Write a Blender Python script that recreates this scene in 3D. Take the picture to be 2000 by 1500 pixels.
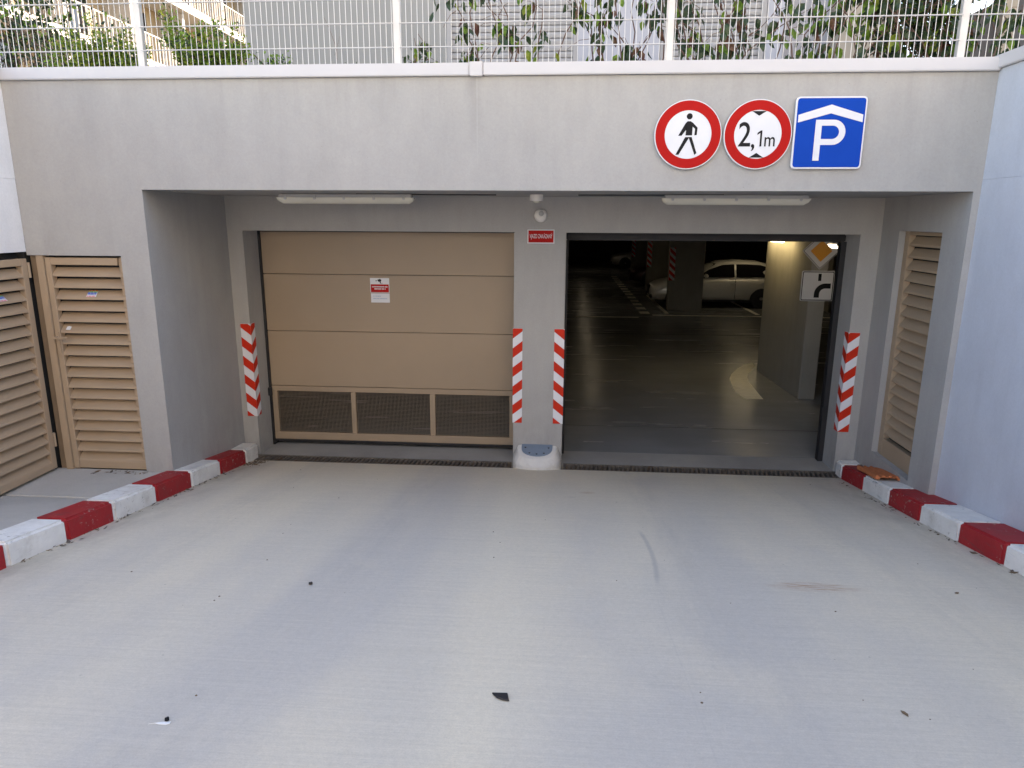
import bpy, bmesh, math, random
from mathutils import Vector, Matrix, Quaternion
R_ = math.radians
rnd = random.Random(7)
for o in list(bpy.data.objects): bpy.data.objects.remove(o)
S = bpy.context.scene
COL = S.collection

# ------------------------------------------------------------------ camera
cd = bpy.data.cameras.new('camera'); cam = bpy.data.objects.new('camera', cd); COL.objects.link(cam)
cd.sensor_width = 36; cd.lens = 1370.11 / 2000 * 36; cd.clip_end = 2000; cd.clip_start = .05
p, y, r = R_(13.2669), R_(-4.2284), R_(0.2916)
fwd = Vector((math.sin(y)*math.cos(p), math.cos(y)*math.cos(p), -math.sin(p)))
rt = Vector((math.cos(y), -math.sin(y), 0)); up = rt.cross(fwd)
RX = math.cos(r)*rt + math.sin(r)*up; UX = -math.sin(r)*rt + math.cos(r)*up
M = Matrix((RX, UX, -fwd)).transposed().to_4x4(); M.translation = Vector((0.3665, -7.5, 2.5612))
cam.matrix_world = M
S.camera = cam
# ------------------------------------------------------------------ world, sun, exposure
SUN_EL, SUN_AZ = 34, 56           # azimuth measured from +Y towards +X
w = bpy.data.worlds.new('World'); S.world = w; w.use_nodes = True
nt = w.node_tree; bg = nt.nodes['Background']
sky = nt.nodes.new('ShaderNodeTexSky'); sky.sky_type = 'NISHITA'; sky.sun_disc = False
sky.sun_elevation = R_(SUN_EL); sky.sun_rotation = R_(SUN_AZ)
sky.air_density = 1.15; sky.dust_density = .2; sky.ozone_density = 1.0; sky.altitude = 600
nt.links.new(sky.outputs[0], bg.inputs[0]); bg.inputs[1].default_value = .15
sd = bpy.data.lights.new('sun', 'SUN'); sd.energy = 5.0; sd.angle = R_(.5); sd.color = (1, .93, .82)
so = bpy.data.objects.new('sun', sd); COL.objects.link(so)
sdir = Vector((math.sin(R_(SUN_AZ))*math.cos(R_(SUN_EL)), math.cos(R_(SUN_AZ))*math.cos(R_(SUN_EL)), math.sin(R_(SUN_EL))))
so.rotation_euler = sdir.to_track_quat('Z', 'Y').to_euler(); so.location = sdir*60
vs = S.view_settings
vs.view_transform = 'Standard'; vs.look = 'None'; vs.gamma = 1; vs.exposure = 2.15
vs.use_curve_mapping = False
vs.use_white_balance = True; vs.white_balance_temperature = 7900; vs.white_balance_tint = 20

# ------------------------------------------------------------------ materials
def newmat(name):
    m = bpy.data.materials.new(name); m.use_nodes = True
    n = m.node_tree.nodes; return m, m.node_tree, n['Principled BSDF']
def N(t, kind, **kw):
    n = t.nodes.new(kind)
    for k, v in kw.items(): setattr(n, k, v)
    return n
def pos(t, scale=(1,1,1), off=(0,0,0)):
    g = N(t, 'ShaderNodeNewGeometry'); mp = N(t, 'ShaderNodeMapping')
    mp.inputs['Scale'].default_value = scale; mp.inputs['Location'].default_value = off
    t.links.new(g.outputs['Position'], mp.inputs['Vector']); return mp.outputs[0]
def noise(t, vec, scale, detail=4, rough=.55):
    n = N(t, 'ShaderNodeTexNoise'); n.inputs['Scale'].default_value = scale
    n.inputs['Detail'].default_value = detail; n.inputs['Roughness'].default_value = rough
    t.links.new(vec, n.inputs['Vector']); return n.outputs['Fac']
def mrange(t, v, a, b, c, d):
    n = N(t, 'ShaderNodeMapRange'); t.links.new(v, n.inputs['Value'])
    for k, x in zip(('From Min', 'From Max', 'To Min', 'To Max'), (a, b, c, d)): n.inputs[k].default_value = x
    return n.outputs[0]
def mth(t, op, a, b=None):
    n = N(t, 'ShaderNodeMath', operation=op)
    for i, x in enumerate((a, b)):
        if x is None: continue
        if isinstance(x, (int, float)): n.inputs[i].default_value = x
        else: t.links.new(x, n.inputs[i])
    return n.outputs[0]
def mixc(t, f, a, b, mode='MIX'):
    n = N(t, 'ShaderNodeMix', data_type='RGBA', blend_type=mode)
    if isinstance(f, (int, float)): n.inputs[0].default_value = f
    else: t.links.new(f, n.inputs[0])
    for i, x in ((6, a), (7, b)):
        if isinstance(x, tuple): n.inputs[i].default_value = (*x, 1)
        else: t.links.new(x, n.inputs[i])
    return n.outputs[2]
def scalec(t, c, f):
    n = N(t, 'ShaderNodeVectorMath', operation='SCALE')
    if isinstance(c, tuple): n.inputs[0].default_value = c
    else: t.links.new(c, n.inputs[0])
    t.links.new(f, n.inputs['Scale']); return n.outputs[0]
def bump(t, bs, h, strength=.2, dist=.01):
    b = N(t, 'ShaderNodeBump'); b.inputs['Strength'].default_value = strength; b.inputs['Distance'].default_value = dist
    t.links.new(h, b.inputs['Height']); t.links.new(b.outputs[0], bs.inputs['Normal'])
def mat(name, col, rough=.6, var=.08, scale=5, metal=0, bmp=0, bscale=90, spec=.5, rvar=0.0, grime=None):
    m, t, bs = newmat(name)
    f = noise(t, pos(t), scale, 6)
    c = scalec(t, col, mrange(t, f, .25, .75, 1-var, 1+var))
    if grime:
        g = noise(t, pos(t, (1, 1, 1), (3, 7, 1)), grime[0], 7, .65)
        c = mixc(t, mrange(t, g, .56, .74, 0, grime[1]), c, grime[2])
    t.links.new(c, bs.inputs['Base Color'])
    bs.inputs['Roughness'].default_value = rough; bs.inputs['Metallic'].default_value = metal
    bs.inputs['Specular IOR Level'].default_value = spec
    if rvar: t.links.new(mrange(t, f, .3, .7, rough-rvar, rough+rvar), bs.inputs['Roughness'])
    if bmp: bump(t, bs, noise(t, pos(t), bscale, 5), bmp)
    return m
def concrete(name, col, warm, stain=.12, rough=.8, streak=True, drip=False):
    m, t, bs = newmat(name)
    v = pos(t)
    big = noise(t, v, .9, 4); mid = noise(t, pos(t, (1, 1, .55)), 4.5, 6, .62); fine = noise(t, v, 60, 6, .7)
    c = mixc(t, mrange(t, big, .35, .65, 0, 1), col, warm)
    k = mth(t, 'MULTIPLY', mrange(t, mid, .2, .8, .92, 1.07), mrange(t, fine, .25, .75, .94, 1.06))
    if streak:
        st = noise(t, pos(t, (7, 7, .35)), 1.0, 5, .6)
        k = mth(t, 'MULTIPLY', k, mrange(t, st, .5, .78, 1, 1-stain*.45))
    vo = N(t, 'ShaderNodeTexVoronoi'); vo.inputs['Scale'].default_value = 17; t.links.new(v, vo.inputs['Vector'])
    pit = mth(t, 'MULTIPLY', mrange(t, vo.outputs['Distance'], .03, .09, 1, 0), mrange(t, noise(t, v, 3.2, 2), .52, .62, 0, 1))
    k = mth(t, 'MULTIPLY', k, mrange(t, pit, 0, 1, 1, .8))
    if drip:
        g = N(t, 'ShaderNodeNewGeometry'); sp = N(t, 'ShaderNodeSeparateXYZ'); t.links.new(g.outputs['Position'], sp.inputs[0])
        wob = mth(t, 'MULTIPLY', mth(t, 'SUBTRACT', noise(t, pos(t, (3, 3, 3)), 2.0, 3), .5), .10)
        xx = mth(t, 'ABSOLUTE', mth(t, 'ADD', mth(t, 'ADD', sp.outputs[0], .375), wob))
        run = mth(t, 'MULTIPLY', mrange(t, xx, .01, .075, 1, 0), mrange(t, sp.outputs[2], 3.05, 3.62, 0, 1))
        run2 = noise(t, pos(t, (16, 16, .9), (4, 0, 0)), 1.0, 4, .6)
        under = mth(t, 'MULTIPLY', mrange(t, run2, .5, .75, 0, 1), mrange(t, sp.outputs[2], 3.25, 3.64, 0, .28))
        foot = mth(t, 'MULTIPLY', mrange(t, noise(t, pos(t, (5, 5, 2)), 1.6, 6, .65), .42, .68, 0, 1), mrange(t, sp.outputs[2], .05, .75, .5, 0))
        k = mth(t, 'MULTIPLY', k, mrange(t, mth(t, 'MAXIMUM', mth(t, 'MAXIMUM', mth(t, 'MULTIPLY', run, .55), under), foot), 0, 1, 1, .66))
        hl = mth(t, 'MULTIPLY', mrange(t, mth(t, 'ABSOLUTE', mth(t, 'ADD', sp.outputs[0], .352)), .002, .007, 1, 0), mrange(t, sp.outputs[2], 2.9, 3.3, 0, .6))
        k = mth(t, 'MULTIPLY', k, mrange(t, hl, 0, 1, 1, 1.18))
    t.links.new(scalec(t, c, k), bs.inputs['Base Color'])
    bs.inputs['Roughness'].default_value = rough; bs.inputs['Specular IOR Level'].default_value = .35
    h = mth(t, 'ADD', mth(t, 'MULTIPLY', fine, .6), mth(t, 'MULTIPLY', mid, .8))
    h = mth(t, 'SUBTRACT', h, mth(t, 'MULTIPLY', pit, .8))
    bump(t, bs, h, .22, .006)
    return m
M_ = {}
M_['conc'] = concrete('facade_concrete', (.352, .347, .335), (.368, .36, .343), drip=True)
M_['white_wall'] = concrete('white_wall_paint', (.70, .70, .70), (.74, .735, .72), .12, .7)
M_['shade_tint_wall'] = concrete('white_wall_sky_shade_tint', (.46, .50, .56), (.48, .51, .56), .12, .7)  # white wall with darker, bluish sky shade put into its colour
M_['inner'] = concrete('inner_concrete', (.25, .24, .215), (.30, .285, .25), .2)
M_['pave'] = concrete('pavement_concrete', (.43, .41, .37), (.48, .455, .41), .2, .85, False)
M_['thresh'] = concrete('threshold_concrete', (.25, .245, .235), (.34, .33, .31), .3, .8, False)
M_['coping'] = mat('coping_metal', (.50, .50, .515), .55, .03, 2, 0, .02)
M_['brown'] = mat('brown_paint', (.375, .275, .185), .5, .05, 3, 0, .03, 200, .4, .05, (2.2, .25, (.30, .22, .15)))
M_['brown_door'] = mat('brown_door_paint', (.32, .24, .165), .48, .06, 1.3, 0, .03, 240, .4, .06, (1.1, .35, (.265, .20, .14)))
M_['brown_dark'] = mat('brown_edge', (.2, .14, .09), .6, .1)
M_['black'] = mat('black_rubber', (.012, .012, .014), .6, .2)
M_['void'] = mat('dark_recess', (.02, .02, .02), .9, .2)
M_['steel'] = mat('galvanised_steel', (.45, .45, .46), .4, .1, 12, .9)
M_['iron'] = mat('rusty_iron', (.15, .13, .11), .75, .35, 14, .4, .1, 80, .4, 0, (9, .9, (.16, .07, .03)))
M_['wire'] = mat('white_wire', (.62, .61, .59), .45, .06, 9)
M_['mesh_wire'] = mat('brown_mesh_wire', (.17, .135, .10), .5, .15, 30)
M_['red'] = mat('sign_red', (.42, .007, .005), .6, .03, spec=.15)
M_['swhite'] = mat('sign_white', (.66, .67, .69), .6, .02, spec=.15)
M_['sblack'] = mat('sign_black', (.012, .012, .013), .6, .05, spec=.15)
M_['sblue'] = mat('sign_blue', (.001, .055, .36), .65, .03, spec=.04)
M_['sorange'] = mat('sign_orange', (.72, .30, .02), .4, .03)
M_['alu'] = mat('sign_back_aluminium', (.6, .6, .62), .4, .05, 5, .7)
M_['chev_red'] = mat('hazard_red', (.56, .030, .012), .6, .05, 8, spec=.15)
M_['chev_white'] = mat('hazard_white', (.66, .67, .70), .6, .04, 8, spec=.15)
M_['k_red'] = mat('kerb_red_paint', (.36, .018, .022), .55, .14, 6, 0, .15, 60, .4, 0, (13, .7, (.16, .06, .05)))
M_['k_white'] = mat('kerb_white_paint', (.74, .73, .69), .6, .05, 6, 0, .15, 60, .4, 0, (12, .55, (.46, .42, .35)))
def kerb_mat(name, col, dirt):
    m, t, bs = newmat(name)
    v = pos(t)
    c = scalec(t, col, mrange(t, noise(t, v, 7, 6, .6), .25, .75, .88, 1.10))
    c = mixc(t, mrange(t, noise(t, pos(t, (1, 1, 1), (2, 5, 3)), 4.5, 7, .7), .54, .74, 0, .6), c, dirt)
    scuff = noise(t, pos(t, (2, 3.5, 34), (1, 0, 4)), 1.0, 5, .65)
    c = mixc(t, mrange(t, scuff, .60, .72, 0, .5), c, (.07, .065, .06))
    chip = noise(t, pos(t, (1, 1, 1), (9, 2, 6)), 26, 5, .7)
    zone = mrange(t, noise(t, v, 3.1, 3), .46, .58, 0, 1)
    cm = mth(t, 'MULTIPLY', mrange(t, chip, .60, .64, 0, 1), zone)
    c = mixc(t, mth(t, 'MULTIPLY', cm, .9), c, (.36, .34, .30))
    t.links.new(c, bs.inputs['Base Color']); bs.inputs['Roughness'].default_value = .6; bs.inputs['Specular IOR Level'].default_value = .35
    bump(t, bs, mth(t, 'SUBTRACT', noise(t, v, 55, 5), mth(t, 'MULTIPLY', cm, .8)), .25, .006)
    return m
M_['k_red'] = kerb_mat('kerb_red_paint', (.36, .018, .022), (.20, .05, .045)); M_['k_white'] = kerb_mat('kerb_white_paint', (.74, .73, .69), (.47, .44, .38))
M_['plastic'] = mat('white_plastic', (.72, .71, .67), .4, .03)
M_['plastic_grey'] = mat('grey_plastic', (.40, .41, .40), .45, .05)
M_['diffuser'] = mat('fixture_diffuser', (.62, .61, .52), .25, .04)
M_['guard'] = mat('moulded_white_concrete', (.62, .61, .58), .65, .08, 6, 0, .12, 60, .4, 0, (5, .5, (.42, .40, .36)))
M_['guard_top'] = mat('blue_grey_plate', (.17, .225, .29), .5, .1, 9)
M_['clay'] = mat('terracotta', (.52, .155, .055), .8, .15, 14, 0, .2, 60)
M_['stem'] = mat('vine_stem', (.14, .085, .065), .8, .3, 20)
M_['soil'] = mat('terrace_soil', (.10, .085, .06), .95, .3, 6)
M_['shutter'] = mat('shutter_grey', (.34, .335, .33), .5, .04, 2)
M_['bgrey'] = mat('render_grey', (.28, .283, .27), .85, .05, 1.2, 0, .1, 60)
M_['bwhite'] = mat('render_white', (.42, .43, .47), .8, .04, 1.2)
M_['bbeige'] = mat('render_beige', (.36, .32, .26), .85, .05, 1.2)
M_['cream'] = mat('render_cream', (.36, .275, .17), .85, .06, .6)
M_['cream_white'] = mat('bounce_block_white', (.80, .77, .70), .8, .05, .6)  # wall colour of the added bounce-light block
M_['balc'] = mat('balcony_paint', (.42, .40, .36), .8, .05, .6)
M_['bdark'] = mat('render_dark', (.075, .075, .08), .7, .1, 1)
M_['glass_dark'] = mat('window_dark', (.008, .008, .010), .10, .1)
M_['leafbits'] = mat('dry_leaf', (.14, .09, .05), .85, .35, 30)
M_['lpaint'] = mat('floor_paint', (.80, .78, .70), .55, .12, 9, 0, .1, 50, .4, 0, (6, .6, (.3, .28, .24)))

def ramp_mat():
    m, t, bs = newmat('ramp_concrete')
    v = pos(t)
    g = N(t, 'ShaderNodeNewGeometry'); sp = N(t, 'ShaderNodeSeparateXYZ'); t.links.new(g.outputs['Position'], sp.inputs[0])
    X, Y = sp.outputs[0], sp.outputs[1]
    band = noise(t, pos(t, (.95, .13, 0), (2.3, .4, 0)), 1.0, 3, .45)
    blot = noise(t, pos(t, (1, .6, 1)), 1.3, 5, .55)
    broom = noise(t, pos(t, (1.6, 95, 0)), 1.0, 4, .6)
    broom2 = noise(t, pos(t, (.5, 24, 0), (5, 0, 0)), 1.0, 3, .6)
    fine = noise(t, v, 150, 4, .7)
    c = mixc(t, mrange(t, band, .37, .63, 0, 1), (.67, .59, .455), (.53, .485, .415))
    c = mixc(t, mrange(t, blot, .5, .72, 0, .6), c, (.68, .59, .45))
    k = mth(t, 'MULTIPLY', mrange(t, broom, .25, .75, .935, 1.065), mrange(t, broom2, .25, .75, .98, 1.02))
    k = mth(t, 'MULTIPLY', k, mrange(t, fine, .25, .75, .90, 1.10))
    k = mth(t, 'MULTIPLY', k, mrange(t, noise(t, v, 38, 3, .7), .3, .7, .955, 1.045))
    # dark specks
    vo = N(t, 'ShaderNodeTexVoronoi'); vo.inputs['Scale'].default_value = 9; t.links.new(v, vo.inputs['Vector'])
    sp_ = mth(t, 'MULTIPLY', mrange(t, vo.outputs['Distance'], .02, .06, 1, 0), mrange(t, noise(t, v, 2.1, 2), .55, .6, 0, 1))
    k = mth(t, 'MULTIPLY', k, mrange(t, sp_, 0, 1, 1, .62))
    c = scalec(t, c, k)
    # rust smear
    def blob(cx, cy, rx, ry):
        a = mth(t, 'POWER', mth(t, 'DIVIDE', mth(t, 'SUBTRACT', X, cx), rx), 2.0)
        b = mth(t, 'POWER', mth(t, 'DIVIDE', mth(t, 'SUBTRACT', Y, cy), ry), 2.0)
        return mrange(t, mth(t, 'ADD', a, b), 0, 1, 1, 0)
    rn = mrange(t, noise(t, pos(t, (6, 40, 0)), 1, 5, .7), .42, .62, 0, 1)
    c = mixc(t, mth(t, 'MULTIPLY', mth(t, 'MULTIPLY', blob(1.84, -3.71, .30, .09), rn), .85), c, (.40, .21, .11))
    c = mixc(t, mth(t, 'MULTIPLY', blob(.62, -1.35, .09, .06), .35), c, (.42, .25, .13))
    # curved scuff
    dy = mth(t, 'SUBTRACT', Y, -3.2)
    cx = mth(t, 'ADD', mth(t, 'MULTIPLY', dy, .02), mth(t, 'MULTIPLY', mth(t, 'MULTIPLY', dy, dy), -.10))
    dx = mth(t, 'ABSOLUTE', mth(t, 'SUBTRACT', mth(t, 'SUBTRACT', X, .98), cx))
    sc = mth(t, 'MULTIPLY', mrange(t, dx, .006, .022, 1, 0), mrange(t, mth(t, 'ABSOLUTE', dy), .45, .62, 1, 0))
    c = mixc(t, mth(t, 'MULTIPLY', sc, .32), c, (.22, .22, .23))
    # oil and tyre wear, hairline joint
    oil = mth(t, 'MULTIPLY', mrange(t, noise(t, pos(t, (1, 1, 0), (7, 3, 0)), 3.4, 5, .6), .64, .78, 0, 1), mrange(t, noise(t, pos(t, (.5, .5, 0)), 1.0, 2), .45, .6, 0, 1))
    c = mixc(t, mth(t, 'MULTIPLY', oil, .35), c, (.25, .235, .205))
    wob = mth(t, 'MULTIPLY', mth(t, 'SUBTRACT', noise(t, pos(t, (.2, .5, 0)), 1.0, 3), .5), .5)
    gr = mrange(t, noise(t, pos(t, (9, 1.1, 0), (1, 8, 0)), 1.0, 6, .7), .40, .68, 0, 1)
    for tx in (-2.25, -.95, 1.15, 2.45):
        tr = mrange(t, mth(t, 'ABSOLUTE', mth(t, 'SUBTRACT', mth(t, 'ADD', X, wob), tx)), .05, .24, 1, 0)
        c = mixc(t, mth(t, 'MULTIPLY', mth(t, 'MULTIPLY', tr, gr), .17), c, (.27, .265, .26))
    hj = mrange(t, mth(t, 'ABSOLUTE', mth(t, 'SUBTRACT', X, .905)), .0015, .005, 1, 0)
    c = mixc(t, mth(t, 'MULTIPLY', hj, mrange(t, Y, -3.2, -4.2, 0, .08)), c, (.28, .27, .25))
    # dirt along the kerbs
    ed = mth(t, 'MAXIMUM', mrange(t, X, 2.7, 3.3, 0, 1), mrange(t, mth(t, 'ADD', X, mth(t, 'MULTIPLY', Y, .06)), -3.02, -2.75, 1, 0))
    en = mrange(t, noise(t, pos(t, (3, 1, 1)), 2.4, 6, .65), .35, .65, .1, 1)
    c = mixc(t, mth(t, 'MULTIPLY', mth(t, 'MULTIPLY', ed, en), .55), c, (.31, .275, .215))
    t.links.new(c, bs.inputs['Base Color']); bs.inputs['Roughness'].default_value = .85
    bs.inputs['Specular IOR Level'].default_value = .3
    bump(t, bs, mth(t, 'ADD', mth(t, 'MULTIPLY', broom, .8), fine), .25, .004)
    return m
M_['ramp'] = ramp_mat()
def floor_mat():
    m, t, bs = newmat('garage_floor_concrete')
    f = noise(t, pos(t), .8, 6, .6); s = noise(t, pos(t, (.35, 2.2, 1)), 1.5, 5, .6)
    c = mixc(t, mrange(t, f, .3, .7, 0, 1), (.20, .21, .22), (.27, .28, .29))
    c = scalec(t, c, mrange(t, s, .3, .7, .92, 1.08))
    t.links.new(c, bs.inputs['Base Color'])
    t.links.new(mrange(t, s, .3, .7, .20, .29), bs.inputs['Roughness'])
    bump(t, bs, noise(t, pos(t, (1, 2, 1)), 3, 4), .03, .005)
    return m
M_['gfloor'] = floor_mat()
def leaf_mat(name, a, b, transl=.35):
    m = bpy.data.materials.new(name); m.use_nodes = True; t = m.node_tree
    bs = t.nodes['Principled BSDF']; out = t.nodes['Material Output']
    c = mixc(t, mrange(t, noise(t, pos(t), 22, 3), .35, .65, 0, 1), a, b)
    t.links.new(c, bs.inputs['Base Color']); bs.inputs['Roughness'].default_value = .42
    tr = N(t, 'ShaderNodeBsdfTranslucent'); t.links.new(c, tr.inputs[0])
    mx = N(t, 'ShaderNodeMixShader'); mx.inputs[0].default_value = transl
    t.links.new(bs.outputs[0], mx.inputs[1]); t.links.new(tr.outputs[0], mx.inputs[2]); t.links.new(mx.outputs[0], out.inputs[0])
    return m
M_['leaf_dark'] = leaf_mat('vine_leaf', (.022, .05, .022), (.05, .09, .035), .25)
M_['leaf_mid'] = leaf_mat('bush_leaf', (.11, .23, .03), (.25, .40, .06), .5)
M_['leaf_yel'] = leaf_mat('young_leaf', (.18, .28, .03), (.38, .42, .06), .5)
M_['leaf_red'] = leaf_mat('reddish_leaf', (.12, .045, .035), (.16, .09, .04), .3)
M_['leaf_or'] = leaf_mat('orange_leaf', (.55, .22, .02), (.6, .3, .04), .4)
def emit(name, col, s):
    m, t, bs = newmat(name); bs.inputs['Base Color'].default_value = (*col, 1)
    bs.inputs['Emission Color'].default_value = (*col, 1); bs.inputs['Emission Strength'].default_value = s; return m
M_['tube'] = emit('lit_tube', (1, .93, .64), 2.3); M_['tube_near'] = emit('lit_tube_near', (1, .88, .48), 4.0); M_['tube_soft'] = emit('lit_tube_soft', (1, .95, .74), .9)
def paint_car(name, col, metal=.5):
    m, t, bs = newmat(name); bs.inputs['Base Color'].default_value = (*col, 1)
    bs.inputs['Metallic'].default_value = metal; bs.inputs['Roughness'].default_value = .35
    bs.inputs['Coat Weight'].default_value = .6; bs.inputs['Coat Roughness'].default_value = .06; return m
M_['silver'] = paint_car('silver_paint', (.80, .79, .74), .25); M_['maroon'] = paint_car('dark_red_paint', (.035, .008, .01)); M_['pale'] = paint_car('pale_car_paint', (.5, .5, .48))

# ------------------------------------------------------------------ mesh helpers
class MB:
    def __init__(s): s.v = []; s.f = []; s.mi = []
    def add(s, vs, fs, mi=0):
        o = len(s.v); s.v += [tuple(q) for q in vs]; s.f += [tuple(i+o for i in q) for q in fs]; s.mi += [mi]*len(fs); return s
    def prism(s, poly, z0, z1, mi=0):        # poly: xy ccw; z0,z1 number or list
        n = len(poly)
        a = z0 if isinstance(z0, (list, tuple)) else [z0]*n; b = z1 if isinstance(z1, (list, tuple)) else [z1]*n
        vs = [(x, yy, a[i]) for i, (x, yy) in enumerate(poly)] + [(x, yy, b[i]) for i, (x, yy) in enumerate(poly)]
        ar = sum(poly[i][0]*poly[(i+1) % n][1]-poly[(i+1) % n][0]*poly[i][1] for i in range(n))
        fs = [tuple(reversed(range(n))), tuple(range(n, 2*n))] + [(i, (i+1) % n, n+(i+1) % n, n+i) for i in range(n)]
        if ar < 0: fs = [tuple(reversed(q)) for q in fs]
        return s.add(vs, fs, mi)
    def box(s, x0, x1, y0, y1, z0, z1, mi=0):
        return s.prism([(x0, y0), (x1, y0), (x1, y1), (x0, y1)], z0, z1, mi)
    def extr(s, poly, axis, a, b, mi=0):     # profile polygon extruded along axis; poly = the two other coords in order
        n = len(poly)
        def P(q, t): return {'x': (t, q[0], q[1]), 'y': (q[0], t, q[1]), 'z': (q[0], q[1], t)}[axis]
        vs = [P(q, a) for q in poly] + [P(q, b) for q in poly]
        fs = [tuple(reversed(range(n))), tuple(range(n, 2*n))] + [(i, (i+1) % n, n+(i+1) % n, n+i) for i in range(n)]
        return s.add(vs, fs, mi)
    def cyl(s, c, r, h, axis='z', n=20, r2=None, mi=0):   # starts at c, grows h along axis
        r2 = r if r2 is None else r2; vs = []
        for rr, t in ((r, 0), (r2, h)):
            for i in range(n):
                a = 2*math.pi*i/n; u, v_ = rr*math.cos(a), rr*math.sin(a)
                d = {'x': (t, u, v_), 'y': (u, t, v_), 'z': (u, v_, t)}[axis]
                vs.append((c[0]+d[0], c[1]+d[1], c[2]+d[2]))
        return s.add(vs, [tuple(reversed(range(n))), tuple(range(n, 2*n))] + [(i, (i+1) % n, n+(i+1) % n, n+i) for i in range(n)], mi)
    def lathe(s, c, prof, axis='z', n=24, mi=0):         # prof: (r, t) list
        vs = []; m = len(prof)
        for rr, t in prof:
            for i in range(n):
                a = 2*math.pi*i/n; u, v_ = rr*math.cos(a), rr*math.sin(a)
                d = {'x': (t, u, v_), 'y': (u, t, v_), 'z': (u, v_, t)}[axis]
                vs.append((c[0]+d[0], c[1]+d[1], c[2]+d[2]))
        fs = [(k*n+i, k*n+(i+1) % n, (k+1)*n+(i+1) % n, (k+1)*n+i) for k in range(m-1) for i in range(n)]
        fs += [tuple(reversed(range(n))), tuple(range((m-1)*n, m*n))]
        return s.add(vs, fs, mi)
    def tube(s, pts, r, n=5, r2=None, mi=0):
        pts = [Vector(q) for q in pts]; vs = []; L = len(pts)
        for i, q in enumerate(pts):
            d = (pts[min(i+1, L-1)]-pts[max(i-1, 0)]).normalized()
            a = d.orthogonal().normalized(); b = d.cross(a)
            rr = r if r2 is None else r+(r2-r)*i/max(1, L-1)
            vs += [q+a*rr*math.cos(2*math.pi*k/n)+b*rr*math.sin(2*math.pi*k/n) for k in range(n)]
        fs = [(i*n+k, i*n+(k+1) % n, (i+1)*n+(k+1) % n, (i+1)*n+k) for i in range(L-1) for k in range(n)]
        fs += [tuple(reversed(range(n))), tuple(range((L-1)*n, L*n))]
        return s.add(vs, fs, mi)
    def mesh(s, name, mats, bevel=0, seg=2, smooth=False):
        me = bpy.data.meshes.new(name); me.from_pydata(s.v, [], s.f)
        for m in (mats if isinstance(mats, list) else [mats]): me.materials.append(M_[m])
        me.polygons.foreach_set('material_index', s.mi)
        bm = bmesh.new(); bm.from_mesh(me); bmesh.ops.recalc_face_normals(bm, faces=bm.faces)
        if bevel:
            es = [e for e in bm.edges if len(e.link_faces) == 2 and e.calc_face_angle(0) > .5]
            bmesh.ops.bevel(bm, geom=es, offset=bevel, segments=seg, affect='EDGES', clamp_overlap=True)
        bm.to_mesh(me); bm.free()
        if smooth: me.polygons.foreach_set('use_smooth', [True]*len(me.polygons))
        return me
    def build(s, name, mats, parent=None, bevel=0, seg=2, smooth=False):
        return link(name, s.mesh(name, mats, bevel, seg, smooth), parent)
def link(name, me, parent=None, loc=None):
    o = bpy.data.objects.new(name, me); COL.objects.link(o)
    if parent: o.parent = parent
    if loc is not None:
        o.location = Vector(loc)
    return o
def tag(o, label=None, cat=None, group=None, kind=None):
    for k, v in (('label', label), ('category', cat), ('group', group), ('kind', kind)):
        if v: o[k] = v
    return o
def thing(name, loc, label, cat, group=None, rz=0):
    e = bpy.data.objects.new(name, None); COL.objects.link(e); e.location = loc; e.rotation_euler = (0, 0, rz); e.empty_display_size = .1
    return tag(e, label, cat, group)
def adopt(parent, o):       # parent keeps world placement of o's mesh coordinates
    o.parent = parent; o.matrix_parent_inverse = Matrix.Translation(-Vector(parent.location)) if parent.parent is None else parent.matrix_parent_inverse @ Matrix.Identity(4)
    return o
def W(mb, name, mats, parent, **k):   # mesh given in world coordinates, child of an unrotated thing
    me = mb.mesh(name, mats, **k); base = Vector(parent.location)
    q = parent.parent
    while q: base += Vector(q.location); q = q.parent
    me.transform(Matrix.Translation(-base)); return link(name, me, parent)

YF, XL, XR, ZS, ZC, ZD = -1.66, -4.2865, 3.539, 2.7814, 3.64, 2.4216
GZ = -.117; SL = .176; TZ = 3.6
def rz(Y): return GZ + SL*(-.2-Y)
YEND = -.2-(TZ-GZ)/SL

# ------------------------------------------------------------------ ground, ramp, pavement, garage floor
b = MB(); B = 400
hx0, hx1, hy0, hy1 = -4.6, 3.9, YEND, -1.30
xs = [-B, hx0, hx1, B]; ys = [-B, hy0, hy1, B]
for i in range(3):
    for j in range(3):
        if (i, j) != (1, 1): b.add([(xs[i], ys[j], TZ), (xs[i+1], ys[j], TZ), (xs[i+1], ys[j+1], TZ), (xs[i], ys[j+1], TZ)], [(0, 1, 2, 3)])
tag(b.build('ground', 'soil'), kind='structure')
b = MB(); b.add([(-3.3, YEND, TZ), (3.6, YEND, TZ), (3.6, -.205, rz(-.205)), (-3.3, -.205, rz(-.205))], [(0, 1, 2, 3)])
tag(b.build('ramp', 'ramp'), kind='structure')
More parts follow.
